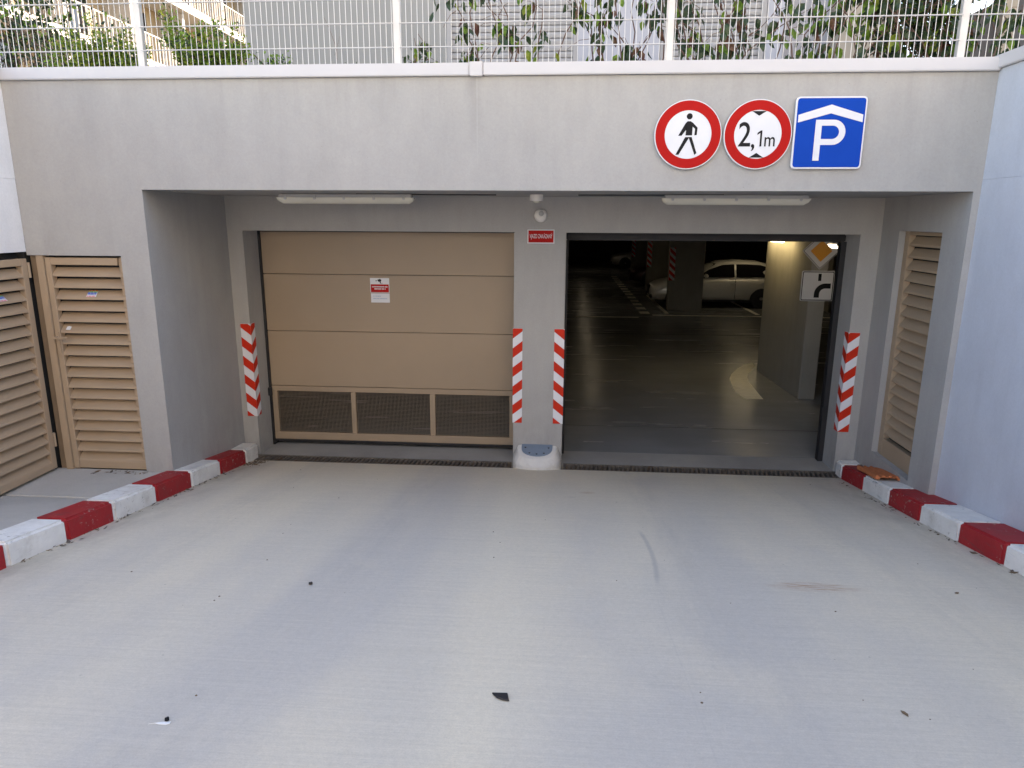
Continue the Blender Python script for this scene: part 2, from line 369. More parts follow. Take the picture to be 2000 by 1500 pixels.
# level slab between drain and garage plus the garage floor
gf = MB(); gf.box(-16, 24, .44, 44, GZ-.2, GZ); gfo = tag(gf.build('garage_floor', 'gfloor'), kind='structure')
th = MB(); th.box(-3.6, 3.8, .0, .44, GZ-.2, GZ-.001); tag(th.build('threshold', 'thresh'), kind='structure')
pv = thing('pavement', (-3.7, -2.0, .2), None, None); pv['kind'] = 'structure'
PZ = .272
W(MB().box(XL-.25, -3.22, -2.285, -1.62, PZ-.3, PZ), 'slab', 'pave', pv, bevel=.006, seg=1)
pz = lambda Y: PZ-.004 + SL*(-2.295-Y)
sl = MB()
sl.prism([(XL-.02, -6.0), (-3.02, -6.0), (-3.22, -2.295), (XL-.02, -2.295)], [pz(-6)-.3]*2+[pz(-2.295)-.3]*2, [pz(-6)]*2+[pz(-2.295)]*2)
W(sl, 'slab', 'pave', pv, bevel=.006, seg=1)
sl = MB()
sl.prism([(XL-.02, YEND), (-2.97, YEND), (-3.0, -6.01), (XL-.02, -6.01)], [pz(YEND)-.3]*2+[pz(-6.01)-.3]*2, [pz(YEND)]*2+[pz(-6.01)]*2)
W(sl, 'slab', 'pave', pv, bevel=.006, seg=1)

# ------------------------------------------------------------------ the parking garage entrance
G = thing('parking_garage', (0, 0, 0), 'grey concrete underground parking entrance with two bays and a deep lintel', 'garage')
def xl(Y): return -3.2832 + (-3.1803+3.2832)*(Y/YF)
def xr(Y): return 3.5442 + (3.4857-3.5442)*(Y/YF)
NY0, NY1, NZ0, NZ1 = -1.265, -.42, .265, 2.465
lin = MB()
lin.box(XL, XR+.36, YF, .50, ZS, ZC)
lin.box(-3.8, 3.9, 0, .50, ZD, ZS)
lin.box(XL, -3.436, YF, -1.35, 2.2321, ZS)
W(lin, 'lintel', 'conc', G)
pie = MB(); pie.prism([(-3.436, YF), (xl(YF), YF), (xl(0), 0), (-3.436, 0)], -.4, ZS); W(pie, 'left_pier', 'conc', G)
W(MB().box(-3.9, -3.111, 0, .44, -.4, ZD), 'jamb', 'conc', G)
W(MB().box(-.1739, .3731, 0, .44, -.4, ZD), 'pillar', 'conc', G, bevel=.006)
W(MB().box(3.3425, 3.9, 0, .44, -.4, ZD), 'jamb', 'conc', G)
rp = MB()
rp.prism([(xr(YF), YF), (3.9, YF), (3.9, NY0), (xr(NY0), NY0)], -.4, ZS)
rp.prism([(xr(NY1), NY1), (3.9, NY1), (3.9, 0), (xr(0), 0)], -.4, ZS)
mid = [(xr(NY0), NY0), (3.9, NY0), (3.9, NY1), (xr(NY1), NY1)]
rp.prism(mid, NZ1, ZS); rp.prism(mid, -.4, NZ0)
W(rp, 'right_pier', 'conc', G)
# inner shell of the garage (walls behind the doors, ceiling)
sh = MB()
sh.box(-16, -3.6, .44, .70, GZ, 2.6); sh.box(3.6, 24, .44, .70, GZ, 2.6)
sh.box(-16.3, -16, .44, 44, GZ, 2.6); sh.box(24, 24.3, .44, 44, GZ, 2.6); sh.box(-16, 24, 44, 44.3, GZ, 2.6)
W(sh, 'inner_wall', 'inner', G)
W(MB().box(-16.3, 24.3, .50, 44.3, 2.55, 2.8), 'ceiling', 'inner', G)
# coping
for a, c_ in ((-4.75, -.409), (-.301, XR-.005)):
    W(MB().box(a, c_, YF-.035, -1.36, 3.642, 3.735), 'coping', 'coping', G, bevel=.006)
W(MB().box(-.407, -.303, YF-.041, -1.355, 3.637, 3.741), 'coping_joint', 'coping', G, bevel=.005)

# garage door
gd = bpy.data.objects.new('garage_door', None); COL.objects.link(gd); gd.parent = G; gd.location = (-1.64, .4, -.04)
gd['label'] = 'closed brown sectional door with wire mesh vents along its bottom'
DY = .385
def panel(z0, z1): W(MB().box(-3.085, -.16, DY, DY+.045, z0+.003, z1-.003), 'door_panel', 'brown_door', gd, bevel=.004)
for z0, z1 in ((1.933, 2.44), (1.276, 1.933), (.618, 1.276)): panel(z0, z1)
fr = MB(); y0, y1 = DY, DY+.045
fr.box(-3.085, -.16, y0, y1, .552, .615); fr.box(-3.085, -.16, y0, y1, -.045, .046)
for a, c_ in ((-3.085, -3.022), (-2.130, -2.072), (-1.186, -1.121), (-.247, -.16)): fr.box(a, c_, y0+.001, y1-.001, .046, .552)
W(fr, 'vent_frame', 'brown_door', gd, bevel=.003, seg=1)
for a, c_ in ((-3.022, -2.130), (-2.072, -1.186), (-1.121, -.247)):
    g = MB(); n = 54
    for i in range(1, n): x = a+(c_-a)*i/n; g.box(x-.0016, x+.0016, DY+.018, DY+.022, .046, .552)
    for i in range(1, 31): z = .046+.506*i/31; g.box(a, c_, DY+.022, DY+.026, z-.0016, z+.0016)
    tag(W(g, 'wire_mesh', 'mesh_wire', gd), kind='stuff')
W(MB().box(-3.111, -3.087, DY-.02, DY+.10, -.115, 2.42), 'seal', 'black', gd)
W(MB().box(-3.111, -.174, DY-.005, DY+.06, 2.405, 2.421), 'seal', 'black', gd)
W(MB().box(-3.085, -.16, DY+.005, DY+.04, -.075, -.047), 'seal', 'black', gd)
W(MB().box(-3.125, -3.07, DY-.05, DY-.02, .50, .60).cyl((-3.10, DY-.05, .51), .012, .08, 'z', 10), 'hinge', 'black', gd, bevel=.003)
# raised door of the open bay: rails, folded door edge, seal
rd = bpy.data.objects.new('raised_door', None); COL.objects.link(rd); rd.parent = G; rd.location = (1.86, .4, 2.3)
rd['label'] = 'black lower edge and rails of the raised garage door'
W(MB().box(.374, 3.34, .36, .43, 2.335, 2.415), 'door_edge', 'black', rd, bevel=.01)
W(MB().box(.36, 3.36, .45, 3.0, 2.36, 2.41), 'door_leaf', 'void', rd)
W(MB().box(3.285, 3.3425, .33, .42, GZ, 2.34), 'rail', 'black', rd, bevel=.004)
W(MB().box(.3745, .40, .33, .42, GZ, 2.34), 'rail', 'black', rd, bevel=.004)
W(MB().box(3.26, 3.30, .29, .33, .42, .54), 'bracket', 'black', rd, bevel=.005)
# left louvre door in the facade
def slat_x(x0, x1, y, z):      # slat running along X, faces -Y
    return MB().extr([(y+.055, z+.066), (y+.055, z+.072), (y-.006, z+.012), (y-.010, z-.006), (y-.004, z-.006), (y, z+.008)], 'x', x0, x1)
ld = bpy.data.objects.new('louvre_door', None); COL.objects.link(ld); ld.parent = G; ld.location = (-3.8, YF, .3)
ld['label'] = 'brown steel louvre door with a lever handle in the grey facade'
LY = YF+.03
W(MB().box(-4.215, -4.151, YF+.004, YF+.09, PZ, 2.231), 'door_post', 'brown', ld, bevel=.004)
f = MB(); f.box(-4.146, -4.096, LY-.012, LY+.05, PZ+.01, 2.215); f.box(-3.49, -3.437, LY+.012, LY+.05, PZ+.01, 2.215)
f.box(-4.096, -3.49, LY-.010, LY+.049, 2.150, 2.213); f.box(-4.096, -3.437, LY-.004, LY+.049, PZ+.012, .352)
W(f, 'leaf_frame', 'brown', ld, bevel=.003, seg=1)
base = slat_x(-4.095, -3.438, LY+.004, 0).mesh('slat', 'brown')
for k in range(18):
    o = link('slat', base, ld); o.location = (3.8, -YF, 2.056-.1*k-.3)
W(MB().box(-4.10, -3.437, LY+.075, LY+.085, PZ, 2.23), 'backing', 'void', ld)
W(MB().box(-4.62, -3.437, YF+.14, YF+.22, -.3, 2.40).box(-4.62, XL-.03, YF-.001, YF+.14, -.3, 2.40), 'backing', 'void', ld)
W(MB().box(XL+.002, -4.217, YF+.035, YF+.09, PZ, 2.231), 'door_post', 'brown_dark', ld)
h = MB(); h.box(-4.138, -4.104, LY-.024, LY-.012, 1.36, 1.56); h.cyl((-4.121, LY-.06, 1.515), .011, .045, 'y', 12); h.box(-4.133, -4.005, LY-.072, LY-.052, 1.503, 1.525)
h.cyl((-4.121, LY-.028, 1.40), .010, .012, 'y', 12)
W(h, 'handle', 'brown', ld, bevel=.003)
# louvre door in the side wall (hinged at the corner)
l2 = bpy.data.objects.new('louvre_door', None); COL.objects.link(l2); l2.parent = G; l2.location = (XL, -2.2, .3)
l2['label'] = 'brown louvre door in the side wall, hinged beside the facade corner'
PY0, PY1 = -2.72, -1.688
f = MB(); f.box(XL-.045, XL+.012, PY1-.062, PY1, .30, 2.205); f.box(XL-.045, XL+.012, PY0, PY0+.062, .30, 2.205)
f.box(XL-.044, XL+.010, PY0+.062, PY1-.062, 2.145, 2.204); f.box(XL-.044, XL+.010, PY0+.062, PY1-.062, .301, .362)
W(f, 'leaf_frame', 'brown', l2, bevel=.003, seg=1)
sm = MB().extr([(XL-.050, .066), (XL-.050, .072), (XL+.008, .012), (XL+.012, -.006), (XL+.006, -.006), (XL+.002, .008)], 'y', PY0+.063, PY1-.063).mesh('slat', 'brown')
for k in range(18):
    o = link('slat', sm, l2); o.location = (-XL, 2.2, 2.052-.0995*k-.3)
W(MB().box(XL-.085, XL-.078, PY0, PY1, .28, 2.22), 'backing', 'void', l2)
for z in (2.04, .50):
    W(MB().cyl((XL+.012, PY1+.014, z), .011, .13, 'z', 12), 'hinge', 'brown', l2)
# right louvre vent in its niche
rv = bpy.data.objects.new('louvre_vent', None); COL.objects.link(rv); rv.parent = G; rv.location = (3.6, -.84, .3)
rv['label'] = 'tall narrow brown louvre vent set in a niche of the side wall'
VX = 3.588
f = MB(); f.box(VX-.012, VX+.05, NY1-.11, NY1-.055, NZ0, NZ1); f.box(VX-.012, VX+.05, NY0, NY0+.04, NZ0, NZ1)
f.box(VX-.010, VX+.05, NY0+.04, NY1-.11, NZ1-.035, NZ1-.001); f.box(VX-.010, VX+.05, NY0+.04, NY1-.11, NZ0, .44)
f.box(VX, VX+.08, NY1-.055, NY1-.001, NZ0, NZ1)
W(f, 'vent_frame', 'brown', rv, bevel=.003, seg=1)
sm = MB().extr([(VX+.055, .078), (VX+.055, .084), (VX-.002, .014), (VX-.006, -.006), (VX, -.006), (VX+.004, .010)], 'y', NY0+.041, NY1-.111).mesh('slat', 'brown')
for k in range(18):
    o = link('slat', sm, rv); o.location = (-3.6, .84, 2.335-.1085*k-.3)
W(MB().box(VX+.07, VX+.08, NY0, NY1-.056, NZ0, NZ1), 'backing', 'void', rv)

# ------------------------------------------------------------------ retaining walls
RW = thing('retaining_wall', (3.7, -8, 0), 'tall smooth pale retaining wall with blue sky shade in its tint and a white coping', 'wall')
W(MB().box(XR, 3.95, YEND, YF-.001, -.6, 2.868), 'wall_face', 'shade_tint_wall', RW)
W(MB().box(XR+.001, 3.95, YEND, YF-.001, 2.8695, 3.655), 'wall_face', 'shade_tint_wall', RW)
W(MB().box(XR-.03, 3.98, YEND, YF+.25, 3.657, 3.752), 'coping', 'coping', RW, bevel=.006)
LW = thing('retaining_wall', (-4.5, -8, 2), 'white retaining wall above the side louvre door', 'wall')
W(MB().box(XL-.32, XL, YEND, YF-.001, 2.868, 3.655), 'wall_face', 'white_wall', LW)
W(MB().box(XL-.32, XL-.001, YEND, YF-.001, 2.262, 2.8665), 'wall_face', 'white_wall', LW)
W(MB().box(XL-.32, XL-.002, YEND, PY0-.03, .0, 2.262), 'wall_face', 'white_wall', LW)
W(MB().box(XL-.35, XL+.03, YEND, YF-.04, 3.657, 3.745), 'coping', 'coping', LW, bevel=.006)
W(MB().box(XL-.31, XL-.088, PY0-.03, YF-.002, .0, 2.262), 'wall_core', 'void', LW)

# ------------------------------------------------------------------ kerbs
def kerb(name, label, fx, width, cuts, first, sgn, h=.155):
    t = thing(name, (fx(-2), -2, rz(-2)), label, 'kerb', 'painted kerbs')
    for i in range(len(cuts)-1):
        a, c_ = cuts[i]-.003, cuts[i+1]+.003
        po = [(fx(a), a), (fx(a)+sgn*width, a), (fx(c_)+sgn*width, c_), (fx(c_), c_)]
        zt = [max(rz(q), GZ)+h for q in (a, a, c_, c_)]; zb = [q-h-.12 for q in zt]
        m = MB().prism(po, zb, zt)
        W(m, 'kerb_stone', 'k_white' if (i+first) % 2 == 0 else 'k_red', t, bevel=.018, seg=3)
    return t
cl = [-.05, -.41, -1.05, -1.66, -2.27, -2.87, -3.40, -3.94]
while cl[-1] > YEND+.8: cl.append(cl[-1]-.58)
kerb('kerb', 'red and white painted kerb beside the pavement and louvre doors', lambda Y: -3.112-.06*max(Y, -6), .0-.235, cl, 0, 1)
cr = [-.04, -.22, -.81, -1.42, -2.02, -2.59, -3.13, -3.70]
while cr[-1] > YEND+.8: cr.append(cr[-1]-.58)
def kx(Y): return 3.215 + .035*max(0, min(1, (Y+3.4)/1.4)) + .095*max(0, min(1, (Y+2.0)/1.9))
kr = kerb('kerb', 'red and white painted kerb at the foot of the pale shade-tinted wall', kx, .31, cr, 0, 1)

# ------------------------------------------------------------------ drain channels
def drain(x0, x1, label):
    t = thing('drain_channel', ((x0+x1)/2, -.1, GZ), label, 'drain', 'drain channels across the ramp foot')
    fr = MB(); fr.box(x0, x1, -.018, -.002, GZ-.1, GZ+.003); fr.box(x0, x1, -.203, -.187, GZ-.1, GZ+.003)
    W(fr, 'frame', 'iron', t, bevel=.002, seg=1)
    W(MB().box(x0, x1, -.187, -.018, GZ-.16, GZ-.085), 'channel_bed', 'void', t)
    g = MB(); n = int((x1-x0)/.050)
    for i in range(n):
        x = x0+.018+(x1-x0-.02)*i/n
        g.prism([(x-.024, -.187), (x-.004, -.187), (x+.020, -.018), (x, -.018)], GZ-.03, GZ-.001-.003*rnd.random())
    for i in range(int((x1-x0)/.5)+1): g.box(min(x0+.5*i, x1-.02), min(x0+.5*i+.018, x1), -.187, -.018, GZ-.03, GZ-.0005)
    tag(W(g, 'grate_bars', 'iron', t), kind='stuff')
drain(-3.25, -.19, 'rusty slotted drain in front of the closed brown garage door')
drain(.395, 3.40, 'rusty slotted drain in front of the open garage bay')
b = MB().box(-3.4, 3.6, -.25, 0, GZ-.3, GZ-.17); tag(b.build('drain_trench', 'void'), kind='structure')

# ------------------------------------------------------------------ pillar guard
pg = thing('pillar_guard', (.1, -.1, GZ), 'rounded white concrete bumper with a blue-grey top plate at the pillar foot', 'bumper')
def dshape(w_, d_, cx=.099, n=16, y0=-.001):
    pts = [(cx-w_, y0), ]
    for i in range(n+1):
        a = math.pi*i/n; pts.append((cx-w_*math.cos(a)*(1 if True else 1), y0-.05-d_*math.sin(a)**.8))
    pts.append((cx+w_, y0)); return pts
g = MB()
RG = [(.268, .235, GZ-.08, 0), (.270, .238, GZ+.045, 0), (.262, .228, GZ+.095, .10), (.215, .185, GZ+.205, .36), (.185, .160, GZ+.212, .36)]
vs = []
for w_, d_, z_, tl in RG:
    vs += [(q[0], q[1], z_+tl*q[1]) for q in dshape(w_, d_)]
n = len(dshape(.1, .1))
fs = [(k*n+i, k*n+(i+1) % n, (k+1)*n+(i+1) % n, (k+1)*n+i) for k in range(len(RG)-1) for i in range(n)]
fs.append(tuple(range((len(RG)-1)*n, len(RG)*n))); g.add(vs, fs)
W(g, 'guard_body', 'guard', pg, bevel=.006)
ds = dshape(.172, .148)
tp = MB().prism(ds, [GZ+.205+.36*q[1] for q in ds], [GZ+.219+.36*q[1] for q in ds])
W(tp, 'top_plate', 'guard_top', pg, bevel=.003)
for x, yy in ((-.03, -.06), (.228, -.06), (.02, -.15), (.178, -.15), (.099, -.165)): W(MB().cyl((x, yy, GZ+.216+.36*yy), .010, .006, 'z', 10), 'bolt', 'sblack', pg)

# ------------------------------------------------------------------ hazard strips
def stripes(mb, u0, u1, z0, z1, k, P, mi_white=1, pitch=.213, half=.1065, phase=0.):
    # one face of the strip: parallelogram stripes, k = rise per unit u ; P(u,z) -> xyz
    def clip(poly, zlim, above):
        out = []
        for i in range(len(poly)):
            a, c_ = poly[i], poly[(i+1) % len(poly)]
            ia = (a[1] >= zlim) == above or a[1] == zlim; ic = (c_[1] >= zlim) == above or c_[1] == zlim
            if ia: out.append(a)
            if ia != ic:
                t_ = (zlim-a[1])/(c_[1]-a[1]); out.append((a[0]+(c_[0]-a[0])*t_, zlim))
        return out
    z = z0-pitch*3+phase; i = 0
    while z < z1+pitch*3:
        q = [(u0, z), (u1, z+k*(u1-u0)), (u1, z+half+k*(u1-u0)), (u0, z+half)]
        q = clip(q, z0, True)
        if len(q) > 2: q = clip(q, z1, False)
        if len(q) > 2:
            mb.add([P(u, zz) for u, zz in q], [tuple(range(len(q)))], i % 2)
        z += half; i += 1
def strip_flat(x0, x1, k, label, ph):
    z0, z1 = .3475, 1.408
    t = thing('hazard_strip', ((x0+x1)/2, -.004, z0), label, 'hazard strip', 'red and white hazard strips')
    W(MB().box(x0, x1, -.006, -.0005, z0, z1), 'backing', 'chev_white', t)
    m = MB(); stripes(m, x0, x1, z0+.001, z1-.001, k, lambda u, z: (u, -.0085, z), phase=ph)
    W(m, 'stripes', ['chev_red', 'chev_white'], t)
strip_flat(-.181, -.076, .78, 'diagonal red and white strip on the pillar edge next to the closed door', .095)
strip_flat(.268, .377, -.80, 'diagonal red and white strip on the pillar edge next to the open bay', .1765)
def strip_corner(xc, sgn, label, ph, z0, z1):
    t = thing('hazard_strip', (xc, 0, z0), label, 'hazard strip', 'red and white hazard strips')
    e = .005
    xo = xc+sgn*e
    W(MB().box(min(xc-sgn*.108, xo), max(xc-sgn*.108, xo), -e, -.0005, z0, z1).box(min(xc+sgn*.0005, xo), max(xc+sgn*.0005, xo), -e, .105, z0, z1), 'backing', 'chev_white', t)
    m = MB()
    if sgn > 0: stripes(m, xc-.108, xo+.002, z0+.001, z1-.001, -.78, lambda u, z: (u, -e-.0025, z), phase=ph)
    else: stripes(m, xo-.002, xc+.108, z0+.001, z1-.001, .78, lambda u, z: (u, -e-.0025, z), phase=ph)
    hx = xo+sgn*.0025
    zc = ph + (-.78*.115 if sgn > 0 else 0)
    stripes(m, 0, .105, z0+.001, z1-.001, .78, lambda u, z: (hx, u-e, z), phase=zc)
    W(m, 'stripes', ['chev_red', 'chev_white'], t)
strip_corner(-3.111, 1, 'red and white chevron strip on the wall corner beside the brown garage door', .17, .345, 1.41)
strip_corner(3.3425, -1, 'red and white chevron strip on the wall corner beside the louvre vent', .11, .338, 1.42)

# ------------------------------------------------------------------ text helper
def text_mesh(s, h, mat_, xs=1.0):
    cu = bpy.data.curves.new('txt', 'FONT'); cu.body = s; cu.size = 1; cu.align_x = 'CENTER'; cu.align_y = 'CENTER'; cu.offset = .006
    o = bpy.data.objects.new('txt', cu); COL.objects.link(o)
    dg = bpy.context.evaluated_depsgraph_get(); dg.update()
    me = bpy.data.meshes.new_from_object(o.evaluated_get(dg)); bpy.data.objects.remove(o)
    zs = [v.co.y for v in me.vertices]; xs_ = [v.co.x for v in me.vertices]
    k = h/(max(zs)-min(zs)); cx = (max(xs_)+min(xs_))/2; cy = (max(zs)+min(zs))/2
    for v in me.vertices: v.co = ((v.co.x-cx)*k*xs, 0, (v.co.y-cy)*k)
    me.materials.clear(); me.materials.append(M_[mat_]); me.update(); return me
def flat(poly, y):   # polygon in xz, facing -Y
    return [(q[0], y, q[1]) for q in poly]
def circ(cx, cz, r_, n=48, a0=0, a1=2*math.pi, full=True):
    m = n if full else n+1
    return [(cx+r_*math.cos(a0+(a1-a0)*i/n), cz+r_*math.sin(a0+(a1-a0)*i/n)) for i in range(m)]
def poly_obj(name, polys, y, mat_, parent):
    m = MB()
    for q in polys: m.add(flat(q, y), [tuple(range(len(q)))])
    me = bpy.data.meshes.new(name); me.from_pydata(m.v, [], m.f); me.materials.append(M_[mat_]); return link(name, me, parent)
def ring(r0, r1, n=64):
    m = MB(); a = circ(0, 0, r0, n); c_ = circ(0, 0, r1, n)
    m.add([(q[0], 0, q[1]) for q in a+c_], [(i, (i+1) % n, n+(i+1) % n, n+i) for i in range(n)]); return m
def round_sign(loc, label):
    t = thing('road_sign', loc, label, 'road sign', 'road signs on the lintel')
    pl = MB().cyl((0, 0, 0), .256, .02, 'y', 64); link('plate', pl.mesh('plate', 'swhite', bevel=.002, seg=1), t)
    rg = ring(.249, .178); me = rg.mesh('red_ring', 'red'); o = link('red_ring', me, t); o.location.y = -.0015
    return t
R = .255
t = round_sign((1.291, -1.695, 3.199), 'round no-pedestrians sign with a black walking figure')
ped = [circ(.005, .525*R, .088*R, 24),
       [(q[0]*R, q[1]*R) for q in [(-.09, .33), (-.03, .385), (.06, .385), (.13, .34), (.12, -.02), (-.075, -.02), (-.065, .1)]],
       [(q[0]*R, q[1]*R) for q in [(-.085, .335), (-.05, .16), (-.19, -.03), (-.29, -.03)]],
       [(q[0]*R, q[1]*R) for q in [(.125, .345), (.275, .20), (.20, .165), (.118, .24)]],
       [(q[0]*R, q[1]*R) for q in [(.275, .20), (.262, -.01), (.19, -.02), (.20, .165)]],
       [(q[0]*R, q[1]*R) for q in [(-.08, -.07), (.045, -.07), (-.25, -.58), (-.345, -.58)]],
       [(q[0]*R, q[1]*R) for q in [(.02, -.068), (.115, -.068), (.285, -.535), (.225, -.585)]]]
for i, q in enumerate(ped): pass
o = poly_obj('walking_figure', ped, -.002, 'sblack', t)
t = round_sign((1.8185, -1.695, 3.199), 'round height limit sign reading 2,1 m between two black triangles')
poly_obj('triangle', [[(-.215*R, .665*R), (.215*R, .665*R), (0, .53*R)]], -.002, 'sblack', t)
poly_obj('triangle', [[(-.215*R, -.665*R), (.215*R, -.665*R), (0, -.53*R)]], -.002, 'sblack', t)
for s_, h_, x_, z_, k_ in (('2', .70*R, -.385*R, .005*R, .82), (',', .20*R, -.125*R, -.375*R, .9), ('m', .27*R, .365*R, -.21*R, .80)):
    o = link('lettering', text_mesh(s_, h_, 'sblack', k_), t); o.location = (x_, -.002, z_)
link('lettering', MB().add([(q_[0]*R, -.002, q_[1]*R) for q_ in [(.075, -.345), (.13, -.345), (.13, .115), (.085, .115), (-.01, .045), (-.01, -.015), (.075, .045)]], [tuple(range(7))]).mesh('lettering', 'sblack'), t)
def rrect(w_, h_, r_, n=6):
    q = []
    for cx, cz, a in ((w_-r_, h_-r_, 0), (-w_+r_, h_-r_, 90), (-w_+r_, -h_+r_, 180), (w_-r_, -h_+r_, 270)):
        q += [(cx+r_*math.cos(R_(a+90*i/n)), cz+r_*math.sin(R_(a+90*i/n))) for i in range(n+1)]
    return q
t = thing('road_sign', (2.348, -1.695, 3.208), 'square blue parking sign with a white roof above the letter P', 'road sign', 'road signs on the lintel')
link('plate', MB().extr(rrect(.262, .262, .03), 'y', 0, .02).mesh('plate', 'swhite', bevel=.002, seg=1), t)
poly_obj('blue_field', [rrect(.250, .250, .022)], -.0015, 'sblue', t)
k = .524
def uv(u, v): return ((u-.5)*k, (.5-v)*k)
poly_obj('roof_symbol', [[uv(.045, .25), uv(.5, .112), uv(.5, .232), uv(.045, .355)][::-1], [uv(.5, .112), uv(.955, .25), uv(.955, .355), uv(.5, .232)][::-1]], -.003, 'swhite', t)
pp = [[uv(.30, .318), uv(.39, .318), uv(.39, .885), uv(.30, .885)]]
oc, ic = [], []
for i in range(17):
    a = R_(90-180*i/16); oc.append(uv(.555+.175*math.cos(a), .492-.174*math.sin(a))); ic.append(uv(.545+.095*math.cos(a), .492-.092*math.sin(a)))
oc = [uv(.39, .318)]+oc+[uv(.39, .666)]; ic = [uv(.39, .40)]+ic+[uv(.39, .584)]
for i in range(len(oc)-1): pp.append([oc[i], oc[i+1], ic[i+1], ic[i]])
poly_obj('letter_p', pp, -.003, 'swhite', t)

# small red sign on the pillar
t = thing('notice_sign', (.1085, -.002, 2.3805), 'small red sign with white VJAZD ZAKÁZANÝ lettering on the pillar', 'sign')
link('plate', MB().box(-.142, .142, -.010, 0, -.0725, .0725).mesh('plate', 'swhite', bevel=.003, seg=1), t)
poly_obj('red_field', [rrect(.131, .0615, .004)], -.0115, 'red', t)
o = link('lettering', text_mesh('VJAZD ZAKÁZANÝ', .066, 'swhite', .60), t); o.location = (0, -.013, .002)
wmax = max(v.co.x for v in o.data.vertices); 
o.scale.x = .119/wmax
# sensors
t = thing('motion_sensor', (.1035, -.001, 2.592), 'round white wall sensor above the small red sign', 'sensor')
link('housing', MB().lathe((0, 0, 0), [(.068, 0), (.068, -.02), (.062, -.045), (.045, -.058), (.0, -.06)], 'y', 32).mesh('housing', 'plastic', smooth=True), t)
link('lens', MB().lathe((.006, -.050, .022), [(.026, 0), (.026, -.012), (.016, -.020), (0.001, -.022)], 'y', 20).mesh('lens', 'plastic_grey', smooth=True), t)
t = thing('ceiling_sensor', (.085, -.70, 2.781), 'small white cylindrical sensor under the soffit above the pillar', 'sensor')
link('housing', MB().lathe((0, 0, 0), [(.062, 0), (.062, -.052), (.058, -.057), (.0, -.058)], 'z', 28).mesh('housing', 'plastic'), t)
link('lens', MB().lathe((0, 0, -.056), [(.036, 0), (.034, -.010), (.02, -.02), (.001, -.022)], 'z', 20).mesh('lens', 'diffuser', smooth=True), t)

# ------------------------------------------------------------------ tube light fixtures
def fixture(loc, label, L=1.30, lit=None, group='tube lights under the soffit', along='x'):
    t = thing('tube_light', loc, label, 'light', group, 0 if along == 'x' else math.pi/2)
    h = L/2
    prof_t = [(-.05, 0), (.05, 0), (.052, -.03), (-.052, -.03)]
    m = MB().extr([(q[0], q[1]) for q in prof_t], 'x', -h+.02, h-.02)
    link('housing', m.mesh('housing', 'plastic_grey', bevel=.008), t)
    d = MB(); n = 10; sec = []
    for i in range(n+1):
        a = math.pi*i/n; sec.append((-.054*math.cos(a), -.030-.058*math.sin(a)))
    st = [(-h, .25, .012), (-h+.012, .62, .006), (-h+.05, 1, 0), (h-.05, 1, 0), (h-.012, .62, .006), (h, .25, .012)]
    vs = [(x, q[0]*(.85+.15*s_), -.030+(q[1]+.030)*s_) for x, s_, _ in st for q in sec]; k_ = n+1
    fs = [(a*k_+i, a*k_+i+1, (a+1)*k_+i+1, (a+1)*k_+i) for a in range(len(st)-1) for i in range(n)]
    fs += [tuple(range(k_)), tuple(range((len(st)-1)*k_, len(st)*k_))]
    fs += [(a*k_, (a+1)*k_, (a+2)*k_-1, (a+1)*k_-1) for a in range(len(st)-1)]
    d.add(vs, fs); link('diffuser', d.mesh('diffuser', lit or 'diffuser', smooth=False), t)
    cm = MB().box(-.012, .012, -.062, -.052, -.046, -.006).box(-.010, .010, -.064, -.056, -.052, -.040, 1).mesh('clip', ['plastic_grey', 'steel'], bevel=.002, seg=1)
    for i in range(5):
        o = link('clip', cm, t); o.location.x = -h+.09+(L-.18)*i/4
    return t
f1 = fixture((-1.69, -.86, 2.775), 'unlit tube light under the soffit above the brown garage door')
link('cable', MB().tube([(.1, .0, .003), (.5, .06, .002), (.8, .1, .002), (1.4, .12, .002)], .006, 6).mesh('cable', 'black'), f1)
f2 = fixture((1.875, -.86, 2.775), 'unlit tube light under the soffit above the open bay')
link('cable', MB().tube([(-.1, .0, .003), (-.5, .06, .002), (-.8, .1, .002), (-1.4, .12, .002)], .006, 6).mesh('cable', 'black'), f2)

# ------------------------------------------------------------------ notices and stickers
t = thing('camera_notice', (-1.729, DY-.001, 1.815), 'small red and white camera notice stuck on the brown garage door', 'notice')
link('sheet', MB().box(-.110, .110, -.002, 0, -.082, .082).mesh('sheet', 'swhite'), t)
poly_obj('red_field', [[(-.104, -.078), (.104, -.078), (.104, .012), (-.104, .012)]], -.0032, 'red', t)
cm_ = [[(-.028, .062), (.006, .074), (.022, .060), (.016, .044), (-.012, .040)], [(.0, .044), (.012, .044), (.014, .026), (.004, .022)], [(.004, .026), (.034, .028), (.034, .023), (.004, .021)], [(-.046, .060), (-.033, .056), (-.034, .048), (-.044, .044)]]
poly_obj('camera_symbol', cm_, -.0032, 'sblack', t)
def dashes(z, x0, x1, h_, seed):
    q = random.Random(seed); out = []; x = x0
    while x < x1:
        w_ = q.uniform(.006, .014); out.append([(x, z), (min(x+w_, x1), z), (min(x+w_, x1), z+h_), (x, z+h_)]); x += w_+q.choice([.002, .002, .007])
    return out
poly_obj('print_lines', dashes(-.022, -.09, .09, .012, 1)+dashes(-.046, -.062, .066, .012, 2), -.0046, 'swhite', t)
t = thing('paper_notice', (-1.727, DY-.001, 1.672), 'small white paper with faint blue print below the camera notice', 'notice')
link('sheet', MB().box(-.108, .108, -.002, 0, -.052, .052).mesh('sheet', 'swhite'), t)
M_['pblue'] = mat('faint_blue_print', (.33, .43, .56), .6, .1)
poly_obj('print_lines', dashes(.016, -.08, .012, .010, 3)+dashes(-.012, -.082, .085, .010, 4), -.0032, 'pblue', t)
